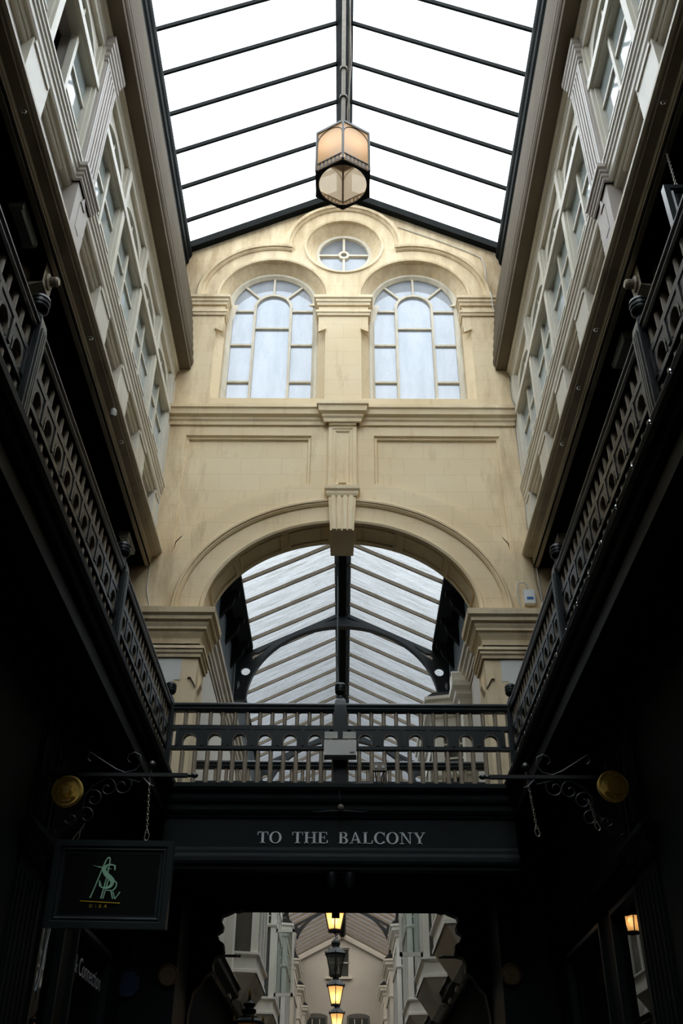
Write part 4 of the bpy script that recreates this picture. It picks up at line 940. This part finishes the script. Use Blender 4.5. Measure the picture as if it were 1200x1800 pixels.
def bay(s, yc, label, open_leaf=False):
    e = thing('bay_window', (s*AX, yc, 4.70), label, 'bay window', 'painted bay windows of the far arcade')
    y0, y1 = yc-1.45, yc+1.45; px_ = -1.72; c = .15
    foot = [(-AX,y0),(px_,y0+c),(px_,y1-c),(-AX,y1)]
    def inn(d): return [(-AX-.02,y0+d*.8),(px_-d,y0+c+d*.6),(px_-d,y1-c-d*.6),(-AX-.02,y1-d*.8)]
    B = MB(); B.loops([[(x,y,z) for x,y in f_] for f_,z in ((inn(.42),4.65),(inn(.30),4.70),(inn(.12),5.00),(inn(.02),5.15),(inn(.0),5.20))], False); 
    f_ = inn(.42); B.add([(x,y,4.65) for x,y in f_], [(0,1,2,3)]); sx(B,s).build('base', CREAM, e)
    B = MB().sweep(foot, [(-.03,5.18),(.03,5.18),(.03,5.24),(.0,5.25),(.0,5.48),(.03,5.49),(.06,5.52),(.06,5.56),(-.03,5.58)]); sx(B,s).build('sill', CREAMF, e)
    B = MB().sweep(foot, [(-.06,7.9),(.02,7.9),(.02,8.1),(.06,8.13),(.06,8.2),(.1,8.25),(.16,8.3),(.16,8.38),(.2,8.42),(.2,8.48),(-.06,8.5)])
    B.sweep(foot, [(-.06,7.22),(.03,7.22),(.05,7.26),(.05,7.3),(-.06,7.32)]); sx(B,s).build('cornice', CREAMF, e)
    B = MB(); hf = [(-AX,y0-.2),(px_+.2,y0+c-.08),(px_+.2,y1-c+.08),(-AX,y1+.2)]; hm = [(-AX,y0+.1),(px_+.02,y0+c+.05),(px_+.02,y1-c-.05),(-AX,y1-.1)]; ht = [(-AX,y0+.6),(-AX+.12,y0+.7),(-AX+.12,y1-.7),(-AX,y1-.6)]
    B.loops([[(x,y,z) for x,y in f_] for f_,z in ((hf,8.49),(hm,8.66),(ht,8.85))], False); sx(B,s).build('lead_hood', GUTTER, e)
    # posts at the corners
    segs = [(foot[0],foot[1]),(foot[1],foot[2]),(foot[2],foot[3])]
    def postpoly(p, d, w_, t_): n_ = Vector((d.y,-d.x)); p = Vector(p); return [tuple(p+d*a+n_*b) for a,b in ((-w_,-.06),(w_,-.06),(w_,t_),(-w_,t_))]
    B = MB(); G_ = MB()
    for a, b in segs:
        a, b = Vector(a), Vector(b); d = (b-a).normalized(); Ls = (b-a).length
        ks = [.06, Ls-.06] + ([Ls*.34, Ls*.66] if Ls > 1.5 else [])
        for k_ in ks: B.prism(postpoly(a+d*k_, d, .065, .015), 'z', 5.56, 7.9)
        n_ = Vector((d.y,-d.x)); q0, q1 = a-n_*.03, b-n_*.03
        G_.loops([[(q0.x,q0.y,5.56),(q1.x,q1.y,5.56)],[(q0.x,q0.y,7.9),(q1.x,q1.y,7.9)]], False)
        m_ = 3 if Ls < 1.5 else 6
        for j in range(1,m_): B.prism(postpoly(a+d*(Ls*j/m_), d, .012, -.005), 'z', 7.3, 7.9)
        for z in (7.5,7.7): B.sweep([tuple(a),tuple(b)], [(-.04,z-.012),(-.005,z-.012),(-.005,z+.012),(-.04,z+.012)])
    sx(B,s).build('post', CREAMF, e); sx(G_,s).build('glass_pane', GLD, e)
    # pilasters either side with small pediment blocks
    B = MB()
    for yy in (y0-.35, y1+.35):
        B.box(-AX-.05,-AX+.16,yy-.18,yy+.18,4.65,8.2); 
        B.sweep([(-AX,yy-.2),(-AX+.18,yy-.2),(-AX+.18,yy+.2),(-AX,yy+.2)], [(0,8.1),(.03,8.1),(.04,8.2),(.1,8.26),(.1,8.34),(.16,8.4),(.16,8.5),(0,8.52)])
        B.sweep([(-AX,yy-.2),(-AX+.18,yy-.2),(-AX+.18,yy+.2),(-AX,yy+.2)], [(0,7.1),(.02,7.1),(.06,7.18),(.06,7.24),(0,7.26)])
        B.sweep([(-AX,yy-.2),(-AX+.18,yy-.2),(-AX+.18,yy+.2),(-AX,yy+.2)], [(0,4.80),(.07,4.80),(.07,5.00),(.02,5.06),(0,5.06)])
        B.prism([(yy-.2,8.5),(yy+.2,8.5),(yy+.2,8.72),(yy+.1,8.78),(yy+.1,8.66),(yy-.1,8.66),(yy-.1,8.78),(yy-.2,8.72)], 'x', -AX, -AX+.32)
    sx(B,s).build('pilaster', CREAMF, e)
    if open_leaf:
        B = MB(); Ya = y0+.0; xa, xb = -1.72, -1.22
        for x0_, x1_, z0_, z1_ in ((xa,xb,5.60,5.68),(xa,xb,7.12,7.2),(xa,xa+.06,5.60,7.2),(xb-.06,xb,5.60,7.2)): B.box(x0_,x1_,yc-1.2,yc-1.16,z0_,z1_)
        ol = sx(B,s).build('open_casement', CREAMF, e); sx(MB().box(xa,xb,yc-1.185,yc-1.18,5.65,7.15),s).build('pane', clear_glass('casement_glass_%d'%(s+2)), ol)
    return e
wd = ['nearest','second','third','fourth','fifth','farthest']
for s in (-1,1):
    nm = 'left' if s<0 else 'right'
    ys_ = (23.0,28.7,34.4,40.1,45.8,51.3) if s < 0 else (18.4,23.4,28.7,34.4,40.1,45.8)
    for k in range(6):
        bay(s, ys_[k], '%s painted bay window down the far arcade on the %s' % (wd[k], nm), k == 1)
        if s > 0 and k == 0:            # this one is taller
            for o_ in [q for q in COL.objects if q.name.startswith('bay_window')][-1].children:
                for v_ in o_.data.vertices:
                    if v_.co.z > 6: v_.co.z += .6*min(1,(v_.co.z-6)/2)
# gable wall at the far end
Wn = MB(); out_ = [(-2.6,0),(2.6,0),(2.6,11.3),(0,12.6),(-2.6,11.3)]
hl = [[(-.72,10.35),(.36,10.35),(.36,11.7),(-.72,11.7)]]
Wn.fill([out_]+hl, Y1); Wn.loops([y3(out_,Y1), y3(out_,Y1+.3)]); Wn.loops([y3(hl[0],Y1), y3(hl[0],Y1+.25)])
structure(Wn.build('wall_back', PLASTER))
wi[0] += 1
e = bpy.data.objects.new('window_%d' % wi[0], None); COL.objects.link(e); e.location = (-.18,Y1,10.3); structure(e)
F = MB().box(-.85,.49,Y1-.12,Y1+.1,10.25,10.36); 
for x in (-.70,-.18,.34): F.box(x-.03,x+.03,Y1+.08,Y1+.14,10.35,11.7)
F.box(-.72,.36,Y1+.08,Y1+.14,11.64,11.7); F.box(-.72,.36,Y1+.08,Y1+.14,11.0,11.05); F.build('window_frame', CREAM, e)
MB().box(-.72,.36,Y1+.15,Y1+.16,10.35,11.7).build('glass_pane', GLD, e)
for cx in (-1.27,.80):
    wi[0] += 1
    e = bpy.data.objects.new('window_%d' % wi[0], None); COL.objects.link(e); e.location = (cx,Y1,7.2); structure(e)
    F = MB().prism([(cx-.56,7.2),(cx+.56,7.2),(cx+.56,8.55)]+[(cx+.56*math.cos(t),8.55+.16*math.sin(t)) for t in lin(0,PI,10)][1:-1]+[(cx-.56,8.55)], 'y', Y1-.03, Y1+.0); F.build('window_frame', mat('grey_arch_stone',(.12,.115,.10),.8), e)
    F = MB().prism([(cx-.46,7.2),(cx+.46,7.2),(cx+.46,8.5),(cx-.46,8.5)], 'y', Y1-.05, Y1-.03); F.build('glass_pane', GLD, e)
    F = MB().box(cx-.2,cx-.16,Y1-.08,Y1-.05,7.2,8.45).box(cx+.16,cx+.2,Y1-.08,Y1-.05,7.2,8.45); F.build('mullion', CREAM, e)
T = MB().prism([(-2.3,11.2),(0,12.33),(2.3,11.2),(2.3,11.02),(0,12.15),(-2.3,11.02)], 'y', Y1-.1, Y1); trim(T, PLASTER)

# ================================================================== SMALL FITTINGS
FITW = mat('off_white_plastic', (.50,.49,.44), .45, .05); DIFF = mat('ribbed_diffuser', (.42,.43,.38), .2, .1, 40, (1,8,1))
for (x, y, lb) in ((-2.90,5.97,'white bulkhead light under the left gallery ceiling, the near one by the picture edge'),(-2.92,11.35,'white bulkhead light under the left gallery ceiling, beside the stone wall'),
                   (2.94,7.57,'white bulkhead light under the right gallery ceiling, the near one above the post'),(2.96,11.35,'white bulkhead light under the right gallery ceiling, beside the stone wall')):
    e = thing('bulkhead_light', (x,y,8.87), lb, 'light fitting', 'bulkhead lights under the gallery ceilings')
    o = MB().box(-.07,.07,-.24,.24,-.035,0).build('housing', FITW); o.parent = e
    o = MB(); o.loops([[(-.06,-.22,-.035),(.06,-.22,-.035),(.06,.22,-.035),(-.06,.22,-.035)],[(-.045,-.205,-.085),(.045,-.205,-.085),(.045,.205,-.085),(-.045,.205,-.085)]]); o.add([(-.045,-.205,-.085),(.045,-.205,-.085),(.045,.205,-.085),(-.045,.205,-.085)], [(0,1,2,3)])
    o = o.build('diffuser', DIFF); o.parent = e
    o = MB().box(-.065,.065,-.235,-.20,-.075,0).box(-.065,.065,.20,.235,-.075,0).build('end_cap', FITW); o.parent = e
# beam ends with their bolts under the gallery ceilings
for s in (-1,1):
    nm = 'left' if s<0 else 'right'
    e = thing('beam_end', (s*2.9,6.55,8.7), 'cream beam end with a large bolt under the %s gallery ceiling' % nm, 'beam end', 'beam ends under the gallery ceilings')
    sx(MB().box(-3.4,-2.92,6.45,6.65,8.62,8.87),s).build('beam', CREAM_DULL, e)
    B = MB(); B.loops([[(-2.93,6.43,8.55),(-2.93,6.67,8.55),(-2.93,6.67,8.87),(-2.93,6.43,8.87)],[(-2.80,6.43,8.60),(-2.80,6.67,8.60),(-2.80,6.67,8.87),(-2.80,6.43,8.87)]]); B.box(-2.93,-2.80,6.43,6.67,8.60,8.87); sx(B,s).build('end_block', CREAM_DULL, e)
    sx(MB().lathe([(.085,0),(.085,.02),(.05,.03),(.05,.09),(.035,.11),(.001,.11)], (-2.80,6.55,8.72), 12, 'x'),s).build('bolt', CREAM_DULL, e)
# little cup hooks along the lower cornices
hk = MB().tube([(0,0,.0),(.03,0,.0),(.05,0,-.01),(.06,0,-.03),(.05,0,-.048),(.03,0,-.045),(.025,0,-.03)], .006, 6)
base = None
for s, y, t_ in ((-1,7.55,'on the left cornice by the middle windows'),(-1,9.3,'on the left cornice, third from the near end'),(-1,4.9,'on the left cornice, nearest the picture edge'),(1,7.4,'on the right cornice by the middle windows'),(1,8.3,'on the right cornice between its two neighbours'),(1,9.3,'on the right cornice nearest the stone wall'),(1,4.8,'on the right cornice near the picture edge')):
    if base is None: base = hk.build('cup_hook', FITW, None, True); o = base
    else: o = base.copy(); COL.objects.link(o)
    o.location = (s*2.67, y, 8.98); o.rotation_euler = (0,0,PI if s>0 else 0)
    tag(o, 'small white hook '+t_, 'hook', 'hooks along the lower cornices')
o = MB().lathe([(.001,-.09),(.03,-.08),(.045,-.04),(.045,0),(.02,.03),(.001,.03)], (-2.63,8.75,8.98), 14).build('sensor_dome', FITW, None, True); tag(o, 'small white sensor dome on the left cornice', 'sensor')
# emergency light on the bridge post
e = thing('emergency_light', (0,10.93,5.66), 'cream twin headed emergency light box on the centre post of the footbridge', 'light fitting')
MB().box(-.185,.185,10.84,10.97,5.66,5.85).build('battery_box', FITW, e); MB().box(-.185,.185,10.835,10.84,5.665,5.67).box(.11,.165,10.835,10.84,5.70,5.705).build('seam', BLACK, e)
for x in (-.105,.105):
    h_ = MB().box(x-.075,x+.075,10.88,10.96,5.885,5.965).build('lamp_head', DIFF, e); h_['label'] = 'clear plastic lamp head'
    MB().box(x-.012,x+.012,10.9,10.94,5.84,5.89).build('lamp_stem', FITW, e)
MB().box(-.07,.07,10.90,10.95,5.85,5.873).build('red_label', mat('red_label',(.45,.04,.02),.5), e)
# socket box and cables
e = thing('socket_box', (.45,10.95,5.4), 'small grey metal socket box on a bent conduit before the balusters', 'electrical box')
B = MB().box(.37,.53,10.92,10.98,5.52,5.61); B.build('box', STEEL, e)
MB().lathe([(.018,-.004),(.018,.0)], (.41,10.918,5.565), 10, 'y').lathe([(.018,-.004),(.018,.0)], (.49,10.918,5.565), 10, 'y').build('socket', FITW, e)
MB().tube([(.40,10.95,5.52),(.41,10.95,5.45),(.41,10.95,5.37)], .008, 6).tube([(.50,10.95,5.52),(.47,10.95,5.45),(.47,10.95,5.37)], .008, 6).tube([(.37,10.9,5.365),(.0,10.9,5.36),(-.01,10.87,5.3),(.0,10.83,5.15)], .006, 6).build('conduit', BLACK, e)
e = thing('ceiling_rose', (.01,10.9,5.1), 'small round dark junction ball on the footbridge fascia above the lettering', 'junction box')
MB().lathe([(.001,-.03),(.02,-.025),(.035,-.01),(.035,.015),(.02,.03),(.001,.03)], (.01,10.93,5.10), 14, 'y').build('ball', STEEL, e, True)
MB().tube([(-.3,10.95,5.055),(-.2,10.93,5.05),(-.1,10.93,5.06),(.1,10.93,5.06),(.2,10.93,5.05),(.3,10.95,5.055)], .006, 6).build('cable', BLACK, e)
for x, lb in ((-.08,'dark dome camera under the footbridge, left of the pair'),(.11,'dark dome camera with a pointed lens under the footbridge, right of the pair')):
    e = thing('dome_camera', (x,11.2,4.44), lb, 'camera', 'dome cameras under the footbridge')
    MB().lathe([(.06,0),(.065,-.03),(.06,-.06),(.055,-.11),(.03,-.15),(.001,-.16)], (x,11.05,4.42), 16).build('housing', BLACK, e, True)
# meter box on the stone, with its cables
e = thing('meter_box', (2.59,11.95,8.26), 'small white box with a blue label on the stone beside the arch', 'electrical box')
MB().box(2.52,2.67,11.93,12.0,8.26,8.47).build('case', mat('white_plastic',(.62,.63,.62),.4,.03), e)
MB().box(2.555,2.645,11.925,11.93,8.32,8.355).build('blue_label', mat('blue_label',(.02,.12,.35),.4), e)
MB().tube([(2.59,11.96,8.47),(2.58,11.95,8.56),(2.53,11.95,8.6),(2.46,11.95,8.58),(2.43,11.96,8.45),(2.46,11.97,8.26),(2.47,11.97,8.14)], .009, 6).build('cable', FITW, e, True)
def cable(pts, label, r=.009, m=FITW, nm='cable'): return tag(MB().tube([tuple(p) for p in smooth3(pts)], r, 6).build(nm, m, None, True), label, 'cable', 'cables clipped to the stone wall')
def smooth3(pts, n=4):
    P = [Vector(p) for p in pts]; P = [P[0]]+P+[P[-1]]; out = []
    for i in range(1,len(P)-2):
        for k in range(n):
            t = k/n; a,b,c,d = P[i-1],P[i],P[i+1],P[i+2]; out.append(.5*((2*b)+(c-a)*t+(2*a-5*b+4*c-d)*t*t+(3*b-3*c+d-a)*t**3))
    out.append(P[-2]); return out
y_ = 11.985
cable([(.99,y_,16.11),(1.8,y_,15.69),(2.38,y_,15.34),(2.46,y_,15.2),(2.49,y_,15.02),(2.5,y_,14.6),(2.53,11.90,14.25),(2.54,11.93,13.97),(2.6,11.97,13.80),(2.56,y_,13.3)], 'thin white cable clipped under the verge down to the right impost')
cable([(2.64,y_,12.75),(2.70,y_,12.58),(2.73,y_,12.2),(2.74,11.84,11.77),(2.74,11.84,11.6),(2.74,11.97,11.4),(2.73,y_,10.5),(2.75,y_,9.5),(2.75,y_,8.9),(2.77,y_,8.3),(2.70,y_,8.18)], 'white cable running down the right edge of the stone wall past the string course')
cable([(2.70,y_,12.6),(2.69,y_,12.0),(2.69,11.84,11.77),(2.69,11.84,11.5),(2.69,y_,11.35),(2.70,y_,10.2),(2.69,y_,9.4),(2.72,y_,8.6),(2.80,y_,8.14)], 'grey metal-clipped cable beside the white one on the right edge of the stone', .007, STEEL)
cable([(-2.71,y_,8.85),(-2.71,y_,8.5),(-2.66,y_,8.28),(-2.62,y_,8.13)], 'pale forked cable on the stone under the left gallery soffit', .008)
# dark discs and notices in the shade of the passage
o = MB().prism([(-2.31+.135*math.cos(PI/8+k*PI/4), 3.44+.135*math.sin(PI/8+k*PI/4)) for k in range(8)], 'y', 11.86, 11.9).build('octagonal_sign', mat('deep_blue_enamel',(.006,.02,.05),.5)); tag(o, 'dark blue octagonal sign on the shaded left wall under the footbridge', 'sign')
BROWN = mat('dull_gilt', (.10,.06,.02), .5, .3, 30, metal=.2)
for x, z, lb in ((-1.88,3.53,'dull gilt roundel in shadow under the left of the footbridge'),(1.90,3.56,'dull gilt roundel in shadow under the right of the footbridge')):
    o = MB().lathe([(.001,-.03),(.09,-.03),(.10,-.04),(.115,-.03),(.115,.0),(.001,.0)], (x,11.89,z), 30, 'y').build('gilt_roundel', BROWN, None, True); tag(o, lb, 'roundel', 'dull gilt roundels under the footbridge')
# far sign brackets beyond the passage
for s, lb in ((-1,'small black sign bracket with ball tip beyond the passage on the left'),(1,'small black sign bracket with ball tip beyond the passage on the right')):
    e = thing('shop_bracket', (s*1.75,14.2,4.15), lb, 'bracket', 'small sign brackets beyond the passage')
    B = MB().box(-1.95,-1.36,14.185,14.215,4.135,4.165); B.lathe([(.004,0),(.02,.015),(.02,.035),(.003,.05)], (-1.36,14.2,4.15), 10, 'x'); sx(B,s).build('bar', IRON, e)
    sx(MB().lathe([(.01,0),(.01,.03),(.03,.05),(.03,.075),(.003,.10)], (-1.62,14.2,4.165), 10),s).build('ball_finial', IRON, e, True)
    sx(chain((-1.63,14.2,4.14),(-1.63,14.2,3.75)),s).build('chain', IRON, e)
    structure(sx(MB().box(-2.3,-1.93,13.1,14.4,0,4.6),s).build('wall_'+('left' if s<0 else 'right'), PIT))
# filament bulbs behind the right shop window
FIL = emit_mat('hot_filament', (1.0,.45,.12), 8); BG = shade_mat('amber_bulb_glass', (.8,.5,.2), (.9,.7,.45), (1.0,.4,.08), .35)
bulbs = [(9.81,3.41),(10.93,3.53),(11.52,3.48),(9.35,3.01),(10.11,3.02),(10.92,3.01)]
lbs = ['beside the reflected window frame, upper right','between the window posts, upper middle','left of the others','lowest at the far right','below the window post on the right','at the bottom edge of the window']
for (y, z), lb in zip(bulbs, lbs):
    e = thing('filament_bulb', (2.7,y,z), 'glowing filament bulb in the right shop window, '+lb, 'bulb', 'filament bulbs in the right shop window')
    for nm_, pr_, m_ in (('glass',[(.001,-.05),(.022,-.042),(.03,-.02),(.024,.012),(.012,.035),(.012,.05)],BG),('filament',[(.001,-.025),(.007,-.02),(.007,.02),(.001,.025)],FIL),('cap',[(.013,.045),(.013,.075),(.003,.08)],BLACKM)):
        o = MB().lathe(pr_, (0,0,0), 10).build(nm_, m_, None, True); o.parent = e
    o = MB().tube([(0,0,.07),(0,0,5.18-z)], .003, 5).build('cord', BLACKM); o.parent = e
# lettering on the left shop windows
WHITEV = mat('white_vinyl', (.45,.46,.46), .5, .03)
e = thing('window_lettering', (-2.42,10.3,3.3), 'white shop lettering reading & Connection on the left shop window', 'lettering')
text_obj('& Connection', .22, 'lettering', WHITEV, e, (-2.425,10.45,3.24), (PI/2,0,PI/2), .001, 1.0, 'CENTER', .95)
e = thing('window_script', (-2.42,8.6,3.0), 'thin white handwritten flourish on the near left shop window', 'lettering')
MB().tube([(-2.425,y,z) for y,z in smooth_pts([(8.47,2.72),(8.50,2.68),(8.55,2.75),(8.62,3.0),(8.72,3.45),(8.74,3.55)])], .006, 5).tube([(-2.425,y,z) for y,z in smooth_pts([(8.70,3.15),(8.66,3.28),(8.62,3.2),(8.64,3.0),(8.72,2.9),(8.80,3.1),(8.90,3.5)])], .006, 5).tube([(-2.425,y,z) for y,z in smooth_pts([(8.82,3.5),(8.80,3.0),(8.82,2.85)])], .006, 5).build('stroke', WHITEV, e)

# string of unlit fairy lights clipped along the right gallery edge
e = thing('fairy_light_string', (1.86,7,5.4), 'string of small clear fairy lights along the right gallery edge under the balustrade', 'string lights')
MB().tube([(1.845,3.0+.25*k,5.37-.012*(k%2)) for k in range(33)], .004, 5).build('wire', BLACK, e)
fl = MB().lathe([(.001,-.03),(.008,-.022),(.009,-.008),(.005,0),(.001,.0)], (0,0,0), 8).build('bulb', clear_glass('clear_bulb_glass', (.8,.8,.75), 1.5, .3), None, True)
attach(fl, e); fl.location = (1.84,3.2,5.36)
for k in range(1,18):
    c = fl.copy(); COL.objects.link(c); c.location = (1.84,3.2+.44*k,5.36)
